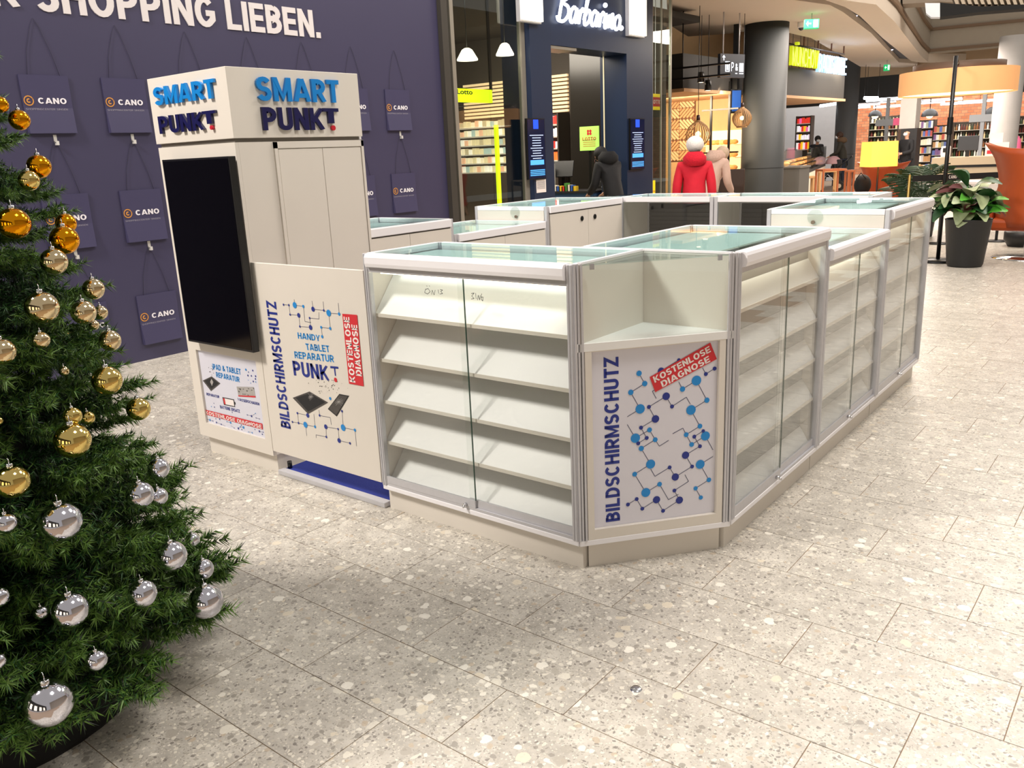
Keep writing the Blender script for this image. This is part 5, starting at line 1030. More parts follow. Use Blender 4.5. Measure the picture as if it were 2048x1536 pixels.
# low grey cabinet right of the column with basket
t = thing('service_cabinet', 'dark grey service cabinet right of the thick column', 'cabinet', (PX(1580, 350, d=18).x, PX(1580, 350, d=18).y, 0))
MB().box((-.75, 0, 0), (.2, .6, 1.0)).obj('body', M('charcoal_panel', '54524e', .6), t); MB().box((-.77, -.02, 1.001), (.22, .62, 1.04)).obj('worktop', M('charcoal_top', '66625c', .5), t); MB().box((-.6, .0, 1.041), (-.1, .5, 1.42)).obj('glass_case', GL, t)
for k in range(4): o = MB().sphere((0, 0, 0), .07, 8, 6, sc_=(1.2, .9, .6)).obj('pastry', M('crust_1'), loc=t.location+Vector((-.5+.11*k, .2, 1.09))); tag(o, 'golden pastry inside the small glass case right of the thick column', 'pastry', 'pastries in the small case')
# dark bulkhead over bakery / supermarket
xa, xb = PX(1560, 180, y=22).x, PX(1860, 180, y=22).x
struct(MB().box((-14, 29.6, PX(1760, 203, y=29.6).z), (12, 30, PX(1760, 152, y=29.6).z)).obj('trim_5', M('market_bulkhead', '2c2c2b', .7)))
struct(MB().box((-14, 29.6, PX(1760, 152, y=29.6).z+.001), (12, 30, 6)).obj('trim_7', M('tan_ceiling')))
for k, (a, b, a2, b2) in enumerate(((1728, 196, 1756, 196), (1733, 201, 1826, 195), (1595, 205, 1640, 203), (1640, 212, 1680, 206))):
    p, q = PX(a, b, d=27+k*.7), PX(a2, b2, d=27+k*.7); t = thing('strip_light', ['short white strip light below the dark bulkhead beside the second column', 'long white strip light below the dark bulkhead left of the drum lamp', 'white strip light above the supermarket entrance on the left', 'white strip light just left of the second column'][k], 'strip light', p, 0, 'white strip lights')
    wobj(MB().tube([p, q], .05, 8), 'tube', M('tube_glow', 'f4f8ff', .5, emit=5), t)
    for v in (p, q): wobj(MB().tube([v+Vector((0, 0, .05)), Vector((v.x, v.y, 4.35))], .008, 4), 'hanger', BLACK, t)

# ------------------------------------------------------------------ supermarket
YB = 38.0
struct(MB().box((-22, YB, 0), (12, YB+.2, 4.9)).obj('wall_market', brick_mat()))
struct(MB().box((-22, 30.01, 4.9), (12, YB+.2, 5.0)).obj('ceiling', M('market_ceiling', '8a8a8c', .7)))
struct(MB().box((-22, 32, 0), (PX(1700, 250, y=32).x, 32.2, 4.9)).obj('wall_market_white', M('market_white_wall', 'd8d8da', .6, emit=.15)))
struct(MB().box((12, -5, 0), (12.2, 40, 7)).obj('wall_right', M('far_wall', 'a09688', .7)))
pil = struct(ybox('wall_pillar', (1800, 195), (1832, 385), 25.0, .5, M('pillar_dark', '2e2e30', .6), z0=0, z1=PX(1816, 257, y=25).z)); struct(ybox('wall_pillar', (1800, 195), (1832, 257), 25.0, .5, M('pillar_white', 'c9c6c0', .6), z1=PX(1816, 196, y=25).z))
cols2 = ['c86458', 'e0c080', '6a78b0', 'e8e4d8', 'a8a890', 'c89868', '8a6890', 'e8dcc0', 'f0ece4', 'd0c8c0']
mkt = [(1745, 1800, 232, 300, 32.5, 5, 8, 'bottle', 'bottle shelf behind the glass screen, left of the white pillar'), (1836, 1870, 240, 340, 31, 6, 7, 'box', 'product shelf right of the dark pillar, below the brick wall'), (1872, 1905, 250, 340, 30, 6, 6, 'box', 'colourful snack shelf behind the lamp pole'), (1908, 1985, 243, 330, 33, 5, 15, 'bottle', 'long wine bottle shelf behind the checkout'), (2028, 2062, 232, 335, 30, 6, 6, 'bottle', 'bottle shelf right of the pale concrete column')]
for x0, x1_, ya, yb, y, r_, c_, cat, lb in mkt:
    y += 2.2; xm = (x0+x1_)/2; shelf_rack('market_shelf', lb, PX(x0, 280, y=y).x, PX(x1_, 280, y=y).x, y, max(.02, PX(xm, yb, y=y).z), PX(xm, ya, y=y).z, r_, c_, (['5a2018', '2c3a24', '7a4a20', 'c8b080', 'd8d0c0'] if cat == 'bottle' else cols2), 'products on the '+lb.split(',')[0], ('bottle' if cat == 'bottle' else 'coloured packet')+' on the '+lb.split(',')[0], cat=cat, emit=.5, depth=.5, body='market_rack', ph=.7)
shelf_rack('drinks_shelf', 'bright drinks shelf behind the bakery counter', PX(1599, 270, y=29).x, PX(1626, 270, y=29).x, 29, PX(1612, 296, y=29).z, PX(1612, 232, y=29).z, 4, 6, ['e86aa8', 'f0e0f0', 'd83a2c', 'f0c020', 'f0f0f0'], 'drinks on the shelf behind the bakery', 'pink or white drink carton on the bright shelf behind the bakery', cat='carton', emit=.6)
# dome pendants
for k, (a, b, rp, lb) in enumerate(((1859, 233, 16, 'black dome pendant lamp in front of the brick wall left of the lamp pole'), (1750, 233, 13, 'black dome pendant lamp left of the white pillar'), (1985, 228, 15, 'black dome pendant lamp partly behind the concrete column'))):
    p = PX(a, b, d=33); r = rp*33/FPX; t = thing('dome_pendant', lb, 'lamp', p, 0, 'black dome pendants'); MB().lathe([(r, 0)]+[(r*math.cos(i*PI/12), r*.95*math.sin(i*PI/12)) for i in range(1, 6)]+[(0, r*.96)], 24).obj('shade', BLACK, t); MB().sphere((0, 0, r*.2), .14, 10, 8).obj('bulb', M('bulb_warm'), t); MB().tube([(0, 0, r*.95), (0, 0, 4.9-p.z)], .015, 5).obj('cable', BLACK, t)
for k in range(12):
    a = [1716, 1748, 1790, 1845, 1880, 1925, 1960, 1990, 1612, 1650, 2030, 1700][k]; b = [210, 205, 212, 206, 200, 206, 202, 206, 212, 220, 200, 216][k]; p = PX(a, b, d=33+k*.2)
    t = thing('market_light', 'white ceiling light bar in the supermarket', 'light bar', p, 0, 'supermarket ceiling light bars'); MB().box((-.8, -.08, -.04), (.8, .08, .0)).obj('diffuser', M('tube_glow'), t); MB().box((-.8, -.09, .0005), (.8, .09, .06)).obj('housing', ALU, t); MB().tube([(0, 0, .06), (0, 0, 4.9-p.z)], .01, 4).obj('hanger', BLACK, t)
# grey T shaped checkout signs
for k, (a, b, d_, pk, lb) in enumerate(((1774, 245, 27, 1, 'grey checkout sign post with a pink end left of the white pillar'), (1966, 236, 24, 0, 'grey checkout sign post above the tills beside the concrete column'))):
    p = PX(a, b, d=d_); t = thing('checkout_sign', lb, 'sign', (p.x, p.y, 0), .0, 'grey checkout signs'); MB().box((-.05, -.04, .0), (.05, .04, p.z+.75)).obj('post', M('grey_blue_metal', 'a0a6ac', .5), t); MB().box((-.34, -.06, p.z-.1), (.2 if pk else .34, -.0405, p.z+.1)).obj('panel', M('grey_blue_metal'), t)
    if pk: MB().box((.201, -.06, p.z-.1), (.45, -.0405, p.z+.12)).obj('pink_panel', M('pink_print', 'f06a90', .5, emit=.3), t)
# checkout desk
p = PX(1938, 345, d=20); t = thing('checkout_desk', 'beige checkout desk with black frame behind the black barrier', 'desk', (p.x, p.y, 0), .12)
BG = M('beige_panel', 'b5a48a', .6); MB().box((-.78, 0, .12), (.78, .8, .78)).obj('front_panel', BG, t); MB().box((-.82, -.05, .84), (.82, .85, 1.02)).obj('top_panel', BG, t); MB().box((-.8, -.02, .781), (.8, .8, .839)).obj('black_band', BLKM, t); MB().box((-.8, 0.02, 0), (.8, .8, .119)).obj('plinth', BLKM, t)
for x in (-.8, .75): MB().box((x, -.045, .12), (x+.05, -.001, .78)).obj('frame_post', BLKM, t)
mw = t.rotation_euler.to_matrix().to_4x4(); mw.translation = t.location
t2 = thing('till_screen', 'black till screen seen from behind on the checkout desk', 'monitor', mw @ Vector((-.1, .4, 1.021)), .12); MB().box((-.04, -.04, 0), (.04, .04, .14)).obj('stand', BLACK, t2); MB().box((-.22, -.05, .1405), (.22, .02, .48)).obj('display', M('till_grey', '3a3c40', .4), t2, bevel=.01)
t2 = thing('leaflet_holder', 'white and red leaflet holder on the right of the checkout desk', 'leaflet holder', mw @ Vector((.52, .3, 1.021)), .12); MB().box((-.24, -.1, 0), (.24, .1, .3)).obj('box', PWH, t2); MB().box((-.2, -.104, .05), (.0, -.1005, .13)).obj('red_label', REDP, t2); MB().box((-.14, -.05, .301), (.1, .05, .52)).obj('leaflets', PWH, t2)
t2 = thing('card_reader', 'small pale card reader on the left of the checkout desk', 'card reader', mw @ Vector((-.55, .2, 1.021)), .12); MB().box((-.1, -.08, 0), (.1, .08, .26)).obj('body', PWH, t2, bevel=.02); MB().box((-.06, -.083, .12), (.06, -.0805, .22)).obj('display', BLACK, t2)
p = PX(2027, 325, d=22.5); t = thing('trolley_poster_stand', 'blue stand with a pink top right of the concrete column', 'display stand', (p.x, p.y, 0)); MB().box((-.22, -.12, 0), (.22, .12, 1.05)).obj('body', M('blue_stand', '2a5ab8', .5), t, bevel=.03); MB().lathe([(.14, 1.051), (.12, 1.35), (0, 1.5)], 12).obj('top', M('pink_print'), t); MB().box((-.18, -.125, .3), (.18, -.121, .42)).obj('white_stripe', PWH, t)
struct(MB().box((PX(1800, 370, d=22).x, PX(1800, 370, d=22).y, -.003), (6, 24, .012)).obj('trim_6', M('white_floor_area', 'd8cfc4', .4)))

# unseen wall and glowing panels behind the viewer, added for reflections in the baubles
wf = struct(MB().box((-8, -9.2, 0), (12, -9, 4.6)).obj('wall_unseen', M('unseen_wall_dark', '2a2622', .6)))
for k in range(5): wobj(MB().box((-6+3.4*k, -8.99, .4), (-4.2+3.4*k, -8.96, 2.9)), 'glow_panel', M('warm_glow', 'fff0d8', .6, emit=1.2), wf)

# ------------------------------------------------------------------ people
SKIN = M('skin', 'c99a80', .5, var=.04)
def skinned(name, pts, edges, root, mat, parent, lvl=1):
    me = bpy.data.meshes.new(name); me.from_pydata([p[:3] for p in pts], edges, []); me.materials.append(mat)
    o = bpy.data.objects.new(name, me); col.objects.link(o); o.parent = parent
    md = o.modifiers.new('skin', 'SKIN'); md.use_smooth_shade = True
    if not me.skin_vertices: me.attributes.new('skin_vertex', 'FLOAT', 'POINT')
    for i, p in enumerate(pts):
        v = me.skin_vertices[0].data[i]; r = p[3]; v.radius = (r, p[4] if len(p) > 4 else r); v.use_root = (i == root)
    sb = o.modifiers.new('sub', 'SUBSURF'); sb.levels = lvl; sb.render_levels = lvl
    return o
def person(label, loc, rz, s=1.0, coat='222222', legs='20222c', hair='2a1a12', lean=0.0, arms='down', hat=None, mask=False, bald=False, hood=False, headdown=0.0, sit=False, scarf=None, long=False, shoe='181818'):
    T = thing('person', label, 'person', loc, rz)
    def L(x, y, z):   # lean the upper body forward (front is -y) about the hips
        dz = z-.92
        if dz <= 0: return (x*s, y*s, z*s)
        return (x*s, (y*math.cos(lean)-dz*math.sin(lean))*s, (.92+dz*math.cos(lean)+y*math.sin(lean))*s)
    hy, hz = -.02-headdown*.1, 1.60-headdown*.05
    A = {'down': ((.225, .02, 1.14), (.235, -.05, .88)), 'push': ((.22, -.12, 1.16), (.16, -.38, 1.10)), 'fold': ((.23, -.03, 1.14), (.05, -.22, 1.08))}[arms]
    K = ((.095, 0, .50), (.10, .03, .085), (.10, -.10, .045)) if not sit else ((.10, -.42, .93), (.10, -.45, .50), (.10, -.56, .46))
    pts = [(*L(0, 0, .94), .125*s), (*L(0, 0, 1.12), .105*s), (*L(0, 0, 1.32), .135*s), (*L(0, 0, 1.45), .06*s), (*L(0, hy*.5, 1.53), .05*s), (*L(0, hy, hz), .078*s, .088*s), (*L(0, hy, hz+.10), .07*s, .08*s)]
    ed = [(0, 1), (1, 2), (2, 3), (3, 4), (4, 5), (5, 6)]
    for sg in (-1, 1):
        o = len(pts); pts += [(*L(sg*.165, 0, 1.40), .055*s), (*L(sg*A[0][0], A[0][1], A[0][2]), .042*s), (*L(sg*A[1][0], A[1][1], A[1][2]), .028*s)]; ed += [(2, o), (o, o+1), (o+1, o+2)]
        w_ = Vector(pts[o+2][:3]); d_ = (w_-Vector(pts[o+1][:3])).normalized(); pts.append((*(w_+d_*.07*s), .034*s, .02*s)); ed.append((o+2, o+3)); pc = Vector(pts[o+3][:3])
        sd = d_.cross(Vector((0, 1, 0))).normalized() if abs(d_.y) < .8 else Vector((1, 0, 0))
        for f, ln in enumerate((.070, .08, .075, .06)):
            b_ = pc+sd*(f-1.5)*.02*s; k = len(pts); pts += [(*(b_+d_*ln*.5*s), .009*s), (*(b_+d_*ln*.95*s+Vector((0, -.012*s, 0))), .007*s)]; ed += [(o+3, k), (k, k+1)]
        k = len(pts); pts += [(*(w_+d_*.04*s+sd*sg*-.035*s), .010*s), (*(w_+d_*.085*s+sd*sg*-.05*s), .008*s)]; ed += [(o+2, k), (k, k+1)]
        h = len(pts); pts += [(sg*.09*s, 0, .90*s, .085*s), (sg*K[0][0]*s, K[0][1]*s, K[0][2]*s, .055*s), (sg*K[1][0]*s, K[1][1]*s, K[1][2]*s, .038*s), (sg*K[2][0]*s, K[2][1]*s, K[2][2]*s, .035*s)]; ed += [(0, h), (h, h+1), (h+1, h+2), (h+2, h+3)]
    skinned('body', pts, ed, 0, SKIN, T)
    C_ = M('cloth_'+coat, coat, .8, var=.12, scale=14, bump=.3)
    hem = .62 if long else .80
    cp = [(*L(0, 0, 1.0), .165*s, .145*s), (*L(0, 0, 1.18), .15*s, .13*s), (*L(0, 0, 1.36), .165*s, .135*s), (*L(0, 0, 1.47), .085*s), (0, .0, hem*s, .18*s, .15*s)]; ce = [(0, 1), (1, 2), (2, 3), (0, 4)]
    for sg in (-1, 1):
        o = len(cp); a1_ = Vector(A[0]); a2_ = Vector(A[1]); cp += [(*L(sg*.18, 0, 1.41), .078*s), (*L(sg*A[0][0], A[0][1], A[0][2]), .066*s), (*L(sg*A[1][0], A[1][1], A[1][2]), .05*s)]; ce += [(2, o), (o, o+1), (o+1, o+2)]
    skinned('coat', cp, ce, 0, C_, T)
    tp_ = [(0, 0, .90*s, .13*s)]; te = []
    for sg in (-1, 1):
        o = len(tp_); tp_ += [(sg*.09*s, 0, .84*s, .098*s), (sg*K[0][0]*s, K[0][1]*s, K[0][2]*s, .072*s), (sg*K[1][0]*s, K[1][1]*s, (K[1][2]+.02)*s, .052*s)]; te += [(0, o), (o, o+1), (o+1, o+2)]
    skinned('trousers', tp_, te, 0, M('cloth_'+legs, legs, .8), T)
    for sg in (-1, 1): MB().sphere((sg*K[2][0]*s, (K[2][1]+.03)*s, K[2][2]*s), .05*s, 12, 8, sc_=(.95, 2.5, .9)).obj('shoe', M('shoe_'+shoe, shoe, .5), T)
    hc = Vector(L(0, hy, hz+.045))
    if hat: MB().sphere((hc.x, hc.y+.015*s, hc.z+.045*s), .115*s, 20, 12, sc_=(1, 1.08, .95)).obj('hat', M('wool_'+hat, hat, .95, var=.08, scale=60, bump=.5), T)
    elif not bald: MB().sphere((hc.x, hc.y+.025*s, hc.z+.03*s), .103*s, 20, 12, sc_=(1, 1.05, 1.05)).obj('hair', M('hair_'+hair, hair, .7, var=.3, scale=40), T)
    if hood: MB().lathe([(.09*s, .10*s), (.15*s, .03*s), (.15*s, -.04*s), (.09*s, -.08*s)], 18, L(0, .05, 1.49)).obj('hood', M('fur_'+coat, '5a4632' if hood == 'fur' else coat, .9, var=.3, scale=60, bump=.6), T)
    if scarf: MB().lathe([(.06*s, .06*s), (.10*s, .02*s), (.11*s, -.02*s), (.08*s, -.05*s)], 18, L(0, 0, 1.50)).obj('scarf', M('scarf_'+scarf, scarf, .9), T)
    fy = hc.y-.085*s
    MB().sphere((hc.x, fy-.008*s, hc.z-.005*s), .016*s, 8, 6, sc_=(.8, 1, 1.4)).obj('nose', SKIN, T)
    for sg in (-1, 1):
        MB().sphere((hc.x+sg*.032*s, fy+.004*s, hc.z+.022*s), .011*s, 8, 6).obj('eye', BLACK, T); MB().sphere((hc.x+sg*.084*s, hc.y+.005*s, hc.z), .02*s, 8, 6, sc_=(.5, .9, 1.4)).obj('ear', SKIN, T)
    if mask: MB().sphere((hc.x, fy+.03*s, hc.z-.035*s), .062*s, 14, 10, sc_=(1, .9, .8)).obj('face_mask', M('mask_white', 'd8e0e6', .8), T)
    else: MB().sphere((hc.x, fy+.006*s, hc.z-.045*s), .018*s, 8, 6, sc_=(1.3, .5, .35)).obj('mouth', M('lips', '9a5048', .5), T)
    return T
def gnd(px, d_, y_=340): p = PX(px, y_, d=d_); return (p.x, p.y, 0)
person('woman seen from behind in a red hooded coat and white knitted hat', gnd(1389, 10.2), PI+.45, .93, coat='c8102a', hat='e0dcd8', scarf='16161a', hood=True, lean=.12, legs='24262e', arms='down')
person('person in a pale pink coat beyond the woman in red', gnd(1414, 12.2), PI-.2, .95, coat='c8a898', hair='c0a890', lean=.45, headdown=1.0, hood=True, arms='push')
person('woman in a dark olive parka pushing a stroller by the bakery column', gnd(1686, 27.2), -1.35, 1.02, coat='2c2a22', legs='1c2434', mask=True, arms='push', lean=.22, hood='fur', long=True, shoe='5a4030', hair='3a2416')
person('bald man in a black jacket with a white face mask beside the white pillar', gnd(1809, 24.3), -.5, 1.0, coat='141418', legs='181a20', bald=True, mask=True, arms='fold')
person('bakery worker with dark hair bending over behind the pastry counter', gnd(1629, 28.6), .6, .98, coat='16181c', hair='14100e', lean=.3, mask=True, arms='fold')
person('person in a black jacket stooping in the navy portal doorway', (PX(1230, 350, x=WX+.2).x, PX(1230, 350, x=WX+.2).y, 0), -PI/2-.3, .97, coat='0e0e11', legs='101014', hair='0c0b0b', lean=.35, headdown=1.0, arms='push', hood=True)
# stroller with child
p = PX(1664, 350, d=26.6); t = thing('stroller', 'black three-wheel stroller with a dusty pink hood near the bakery', 'stroller', (p.x, p.y, 0), -1.35+PI/2*0)
for x, y, r in ((-.27, .25, .15), (.27, .25, .15), (-.05, -.5, .11), (.05, -.5, .11)):
    w_ = MB().tube([(x-.02, y, r), (x+.02, y, r)], r, 20).obj('wheel', BLACK, t); MB().tube([(x-.023, y, r), (x+.023, y, r)], r*.45, 12).obj('rim', M('pale_rim', 'b8a890', .4), w_)
for x in (-.24, .24): MB().tube([(x, .25, .15), (x*.9, -.1, .5), (x*.2, -.5, .12)], .016, 6).obj('frame_tube', ALU, t); MB().tube([(x*.9, -.15, .45), (x*.9, .35, .85), (x*.9, .55, 1.03)], .014, 6).obj('handle_tube', BLACK, t)
MB().tube([(-.22, .55, 1.03), (.22, .55, 1.03)], .018, 8).obj('handlebar', BLACK, t)
MB().box((-.2, -.35, .42), (.2, .2, .58)).obj('seat', M('stroller_fabric', '1c1c20', .8), t, bevel=.05); MB().box((-.2, .12, .5), (.2, .26, .95)).obj('backrest', M('stroller_fabric'), t, bevel=.04)
m = MB()
for i in range(9):
    a = PI*i/8
hp = [(.0, 0)]; m.lathe([(.24*math.cos(b*PI/16), .24*math.sin(b*PI/16)) for b in range(9)], 20, (0, .02, .82)); m.obj('hood', M('dusty_pink_fabric', 'a88488', .8), t)
person('small child in dark clothes sitting in the stroller', (p.x, p.y, .12), -1.35, .44, coat='20222e', legs='20242e', hat='2a3040', sit=True)

# ------------------------------------------------------------------ lounge
ORG = M('orange_leather', 'a8481e', .42, var=.06, scale=5)
def wing_chair(loc, rz, label, s=1.0, base='disc'):
    T = thing('wing_chair', label, 'armchair', loc, rz, 'orange wing armchairs')
    nu, nv = 16, 12; vs = []
    def hw(v): return (.30+.05*v if v < .35 else .32-.03*math.sin((v-.35)/.4*PI) if v < .75 else .32+.12*((v-.75)/.25)**1.5)
    for side in (0, 1):
        for j in range(nv+1):
            v = j/nv
            for i in range(nu+1):
                u = 2*i/nu-1; x = u*hw(v)*1.15; y = .30-.30*abs(u)**2.2-(.02 if side else .0)*(1)+.05*v
                z_ = .34+v*.80+(.07*abs(u)**2*v**3); vs.append((x*(1-.06*side)*s, (y-(.05 if side else 0))*s, z_*s))
    W1 = nu+1; o = (nv+1)*W1; fs = []
    for j in range(nv):
        for i in range(nu):
            a = j*W1+i; fs.append((a, a+1, a+W1+1, a+W1)); fs.append((o+a, o+a+W1, o+a+W1+1, o+a+1))
    for i in range(nu): fs.append((i, o+i, o+i+1, i+1)); a = nv*W1+i; fs.append((a, a+1, o+a+1, o+a))
    for j in range(nv): a = j*W1; fs.append((a, a+W1, o+a+W1, o+a)); a = j*W1+nu; fs.append((a, o+a, o+a+W1, a+W1))
    MB().add(vs, fs, 0, True).obj('back_shell', ORG, T)
    m = MB(); m.add([(x*s, y*s, z_*s) for x, y, z_ in ((-.33, -.32, .30), (.33, -.32, .30), (.33, .25, .30), (-.33, .25, .30), (-.35, -.34, .44), (.35, -.34, .44), (.34, .24, .42), (-.34, .24, .42))], [(0, 3, 2, 1), (4, 5, 6, 7), (0, 1, 5, 4), (1, 2, 6, 5), (2, 3, 7, 6), (3, 0, 4, 7)]); m.obj('seat_cushion', ORG, T, bevel=.04)
    for x in (-.40, .34): MB().box((x*s, -.3*s, .40*s), ((x+.06)*s, .1*s, .62*s)).obj('armrest', ORG, T, bevel=.02)
    MB().lathe([(.03*s, .02), (.03*s, .30*s)], 14).obj('pedestal', CHROME, T); MB().lathe([(0, 0), (.33*s, 0), (.33*s, .008), (.05*s, .025), (0, .025)], 36).obj('base_disc', CHROME, T)
    return T
wing_chair(gnd(1768, 14.6), .1+PI*0, 'orange wing armchair behind the glowing square lamp', .95).rotation_euler.z = PI-.2
wing_chair(gnd(2072, 10.4), PI-.1, 'large orange wing armchair cut by the right edge of the photo', 1.18)
p = gnd(1756, 13.6); zl0, zl1 = PX(1756, 333, d=13.6).z, PX(1756, 283, d=13.6).z; hw_ = 26.5*13.6/FPX
t = thing('floor_lamp', 'floor lamp with glowing square yellow shade in front of the orange armchair', 'floor lamp', p, YAW)
MB().lathe([(0, 0), (.15, 0), (.15, .02), (0, .025)], 24).obj('base', BLACK, t); MB().tube([(0, 0, .02), (0, 0, zl0+.1)], .014, 8).obj('pole', BLACK, t)
MB().add([(-hw_, -hw_, zl0), (hw_, -hw_, zl0), (hw_, hw_, zl0), (-hw_, hw_, zl0), (-hw_*.96, -hw_*.96, zl1), (hw_*.96, -hw_*.96, zl1), (hw_*.96, hw_*.96, zl1), (-hw_*.96, hw_*.96, zl1)], [(0, 1, 5, 4), (1, 2, 6, 5), (2, 3, 7, 6), (3, 0, 4, 7)]).obj('lamp_shade', M('lamp_shade_yellow', 'ffc060', .7, emit=1.25, ec='ffb848'), t)
MB().sphere((0, 0, (zl0+zl1)/2), .05, 12, 8).obj('bulb', M('bulb_warm'), t)
# big drum lamp on pole
dd = 10.7; pb_ = gnd(1876, dd, 515); t = thing('drum_floor_lamp', 'huge pale orange drum lamp on a black pole beside the potted plant', 'floor lamp', pb_)
zb1, zt1 = PX(1915, 188, d=dd+.5).z, PX(1915, 142, d=dd+.5).z; cxd = PX(1915, 160, d=dd+.5); rr = 107*(dd+.5)/FPX; lx, ly = cxd.x-pb_[0], cxd.y-pb_[1]
MB().lathe([(0, 0), (.24, 0), (.24, .02), (.03, .035), (0, .035)], 36).obj('base_disc', BLACK, t); zp_ = PX(1904, 121, d=dd).z
MB().tube([(0, 0, .03), (0, 0, 1.0), (0, 0, zp_)], .024, 10).obj('pole', BLACK, t); MB().lathe([(.034, 1.55), (.034, 1.75)], 12).obj('pole_clamp', BLACK, t)
MB().tube([(0, 0, zp_-.03), (lx, ly, zt1+.05)], .02, 6).obj('arm', BLACK, t)
MB().lathe([(rr, zb1), (rr, zt1)], 48, (lx, ly, 0)).obj('drum_shade', M('drum_fabric', 'e8b27a', .8, emit=.42, ec='e8a468'), t); MB().lathe([(0, zb1+.02), (rr-.01, zb1+.02)], 48, (lx, ly, 0)).obj('diffuser', M('drum_glow', 'fff0d8', .6, emit=1.6, ec='ffe8c0'), t)
MB().lathe([(rr*.78, zt1+.001), (rr*.78, zt1+.09), (rr*.76, zt1+.09)], 40, (lx, ly, 0)).obj('top_collar', M('brown_collar', '5a4636', .6), t)
# potted plant
pp = PX(1923, 535, z=0); t = thing('potted_plant', 'leafy prayer plant in a tall black pot in front of the right orange armchair', 'plant', (pp.x, pp.y+.15, 0))
MB().lathe([(0, 0), (.185, 0), (.20, .03), (.255, .56), (.262, .565), (.25, .57), (.235, .54), (0, .53)], 40).obj('pot', M('black_pot', '1d1e20', .45), t); MB().lathe([(.235, .535), (0, .545)], 24).obj('soil', M('soil', '1c130c', .95), t)
LFM = [M('leaf_bright', '4f9a34', .4, var=.3, scale=20), M('leaf_dark', '1f4a24', .4, var=.4, scale=25), M('leaf_pale_stripe', '97a37c', .45, var=.45, scale=18), M('leaf_purple', '5a3030', .5, var=.3)]
def leaf_mesh(L_, W_, mat):
    m = MB(); n = 6; vs = []
    for i in range(n+1):
        u = i/n; w_ = W_*math.sin(PI*min(1, u*.94+.03))**.75/2; z_ = .25*L_*math.sin(u*PI*.8)-L_*.25*u*u
        vs += [(L_*u, -w_, z_+.18*w_), (L_*u, -w_*.5, z_+.02*w_), (L_*u, 0, z_-.04*L_*0), (L_*u, w_*.5, z_+.02*w_), (L_*u, w_, z_+.18*w_)]
    m.add(vs, [(i*5+j, i*5+j+1, i*5+j+6, i*5+j+5) for i in range(n) for j in range(4)], 0, True)
    for k in range(3): pass
    return m.mesh('leaf', mat)
LMs = [leaf_mesh(.30, .16, LFM[0]), leaf_mesh(.32, .18, LFM[1]), leaf_mesh(.33, .19, LFM[2]), leaf_mesh(.28, .15, LFM[3])]
rp_ = random.Random(5)
for k in range(78):
    a = rp_.uniform(0, 2*PI); r_ = rp_.uniform(.0, .30); h_ = .60+rp_.uniform(.0, .42)*(1-r_*.9); kx = 0 if rp_.random() < .38 else 1 if rp_.random() < .45 else 2 if rp_.random() < .7 else 3
    if kx == 0: h_ = .56+rp_.uniform(0, .2)
    o = link('leaf', LMs[kx], t, (r_*math.cos(a)*.7, r_*math.sin(a)*.7, h_), (rp_.uniform(-.6, .6), rp_.uniform(-.7, .5), a)); 
    MB().tube([(.05*math.cos(a), .05*math.sin(a), .53), (r_*math.cos(a)*.5, r_*math.sin(a)*.5, .53+(h_-.53)*.6), (r_*math.cos(a)*.7, r_*math.sin(a)*.7, h_)], .004, 5).obj('stem', LFM[0], t)
# palm behind
pp = gnd(1850, 13.2); t = thing('palm_plant', 'dark feathery palm plant behind the black barrier belt', 'plant', pp)
MB().lathe([(0, 0), (.18, 0), (.22, .4), (.2, .4), (0, .38)], 24).obj('pot', M('black_pot'), t)
def frond():
    m = MB(); n = 15
    for i in range(1, n):
        u = i/n; x = .62*u; z_ = .42*math.sin(u*1.9)-.12*u; L_ = .22*math.sin(PI*(u*.9+.08))+.04
        for sg in (-1, 1): m.add([(x, 0, z_), (x+.016, 0, z_+.002), (x+L_*.5, sg*L_*.8, z_-.03), (x+L_*.42, sg*L_*.8, z_-.05)], [(0, 1, 2, 3)])
    m.tube([(.62*i/8, 0, .42*math.sin(i/8*1.9)-.12*i/8) for i in range(9)], .005, 5); return m.mesh('frond', M('palm_green', '2c4a2c', .5, var=.3))
FM = frond()
for k in range(20): o = link('frond', FM, t, (0, 0, .38+.02*(k % 4)), (rp_.uniform(-.2, .2), rp_.uniform(-.75, .15), 2*PI*k/20+rp_.uniform(-.15, .15))); o.scale = (1.15,)*3
# barrier belt and posts, white low panel
P = Plane(PX(1890, 352, d=12.2), R0, Z1, -FW); t = thing('barrier_belt', 'black barrier belt with small white print stretched behind the plants', 'barrier', PX(1820, 385, d=12.2))
(a0, b0), (a1, b1) = P.hit(1826, 360), P.hit(2002, 347); b0 = P.hit(1905, 360)[1]; b1 = P.hit(1905, 348)[1]; t.location.z = 0
bl = wobj(pbox(P, a0, b0, a1, b1, -.01, 0), 'belt', BLKM, t); m = MB(); (c0, _), (c1, _) = P.hit(1898, 354), P.hit(1914, 354); put_text(m, 'CANO', P.pt(c0, b0+.02), P.R, Z1, P.N, c1-c0, .045, off=.002); pe = P; emblem(m, P, c0-.06, b0+.042, .024, 0); wobj(m, 'print', PWH, bl)
for px, mt, lb in ((1887, BLACK, 'post'), (1818, M('brass', 'b89a5a', .3, .9), 'brass_post'), (2004, BLACK, 'post')):
    g_ = gnd(px, 12.22, 370); wobj(MB().lathe([(.02, .01), (.02, 1.0), (0, 1.02)], 12, g_).lathe([(0, 0), (.16, 0), (.16, .012), (.02, .02)], 24, g_), lb, mt, t)
t = thing('white_sofa_table', 'white low rounded display table behind the leafy plant', 'table', gnd(1948, 13.6, 370)); MB().box((-.42, -.2, .62), (.42, .25, .82)).obj('tabletop', PWH, t, bevel=.05); MB().box((-.2, -.1, 0), (.2, .12, .62)).obj('pedestal', PWH, t, bevel=.02)
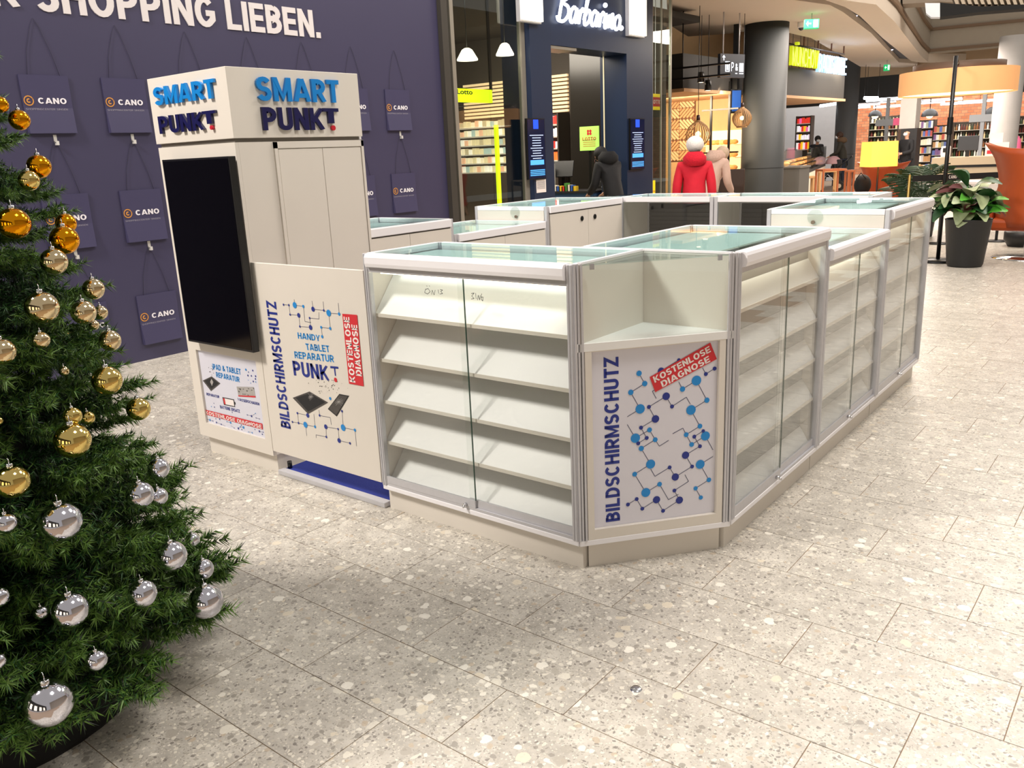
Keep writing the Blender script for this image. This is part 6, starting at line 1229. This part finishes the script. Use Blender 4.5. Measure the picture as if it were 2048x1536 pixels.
# brown wooden frames
for k, (x0, x1_, d_, lb) in enumerate(((1646, 1694, 17.2, 'orange-brown wooden frame table in front of the stroller'), (1697, 1711, 16.4, 'narrow orange-brown wooden stand right of the frame table'))):
    a_, b_ = Vector(gnd(x0, d_)), Vector(gnd(x1_, d_)); zt = PX((x0+x1_)/2, 338+k*2, d=d_).z; t = thing('wooden_frame_table', lb, 'table', a_, math.atan2((b_-a_).y, (b_-a_).x)); L_ = (b_-a_).length; BW = M('orange_brown_wood', '9a5430', .5, var=.12)
    dp_ = .45 if k == 0 else .2
    MB().box((0, 0, zt-.04), (L_, .03, zt)).box((0, dp_-.03, zt-.04), (L_, dp_, zt)).obj('top_rail', BW, t); MB().box((0, .031, zt-.04), (.03, dp_-.031, zt)).obj('top_rail', BW, t)
    MB().box((.031, .031, zt-.02), (L_-.031, dp_-.031, zt-.005)).obj('glass_top', GL, t); MB().box((L_-.03, .031, zt-.04), (L_, dp_-.031, zt)).obj('top_rail', BW, t)
    for x in (0, L_-.035):
        for y in (0, dp_-.035): MB().box((x, y, 0), (x+.035, y+.035, zt-.0405)).obj('leg', BW, t)
t = thing('black_bag', 'black bag lying against the back of the first orange armchair', 'bag', gnd(1727, 14.0)); MB().sphere((0, 0, .80), .17, 16, 10, sc_=(.8, .8, 1.0)).obj('bag_body', M('black_fabric', '0c0c0e', .8), t); MB().tube([(-.08, -.1, .9), (0, -.12, 1.0), (.08, -.1, .9)], .01, 6).obj('strap', BLKM, t); MB().box((-.2, -.18, .60), (.2, .18, .64)).obj('support_board', M('orange_brown_wood'), t)
for x in (-.17, .14): MB().box((x, -.02, 0), (x+.03, .02, .599)).obj('leg', M('orange_brown_wood'), t)
t = thing('black_planter', 'black planter bowl at the right edge under the orange armchair', 'planter', gnd(2040, 11.8, 500)); MB().lathe([(0, 0), (.16, 0), (.22, .1), (.22, .2), (.18, .22), (0, .2)], 24).obj('pot', M('black_pot'), t)
t = thing('floor_button', 'small round metal stud on the floor tiles in front of the corner cabinet', 'floor stud', PX(1272, 1378, z=0)); MB().lathe([(0, .004), (.014, .004), (.018, 0)], 20).obj('cap', CHROME, t)
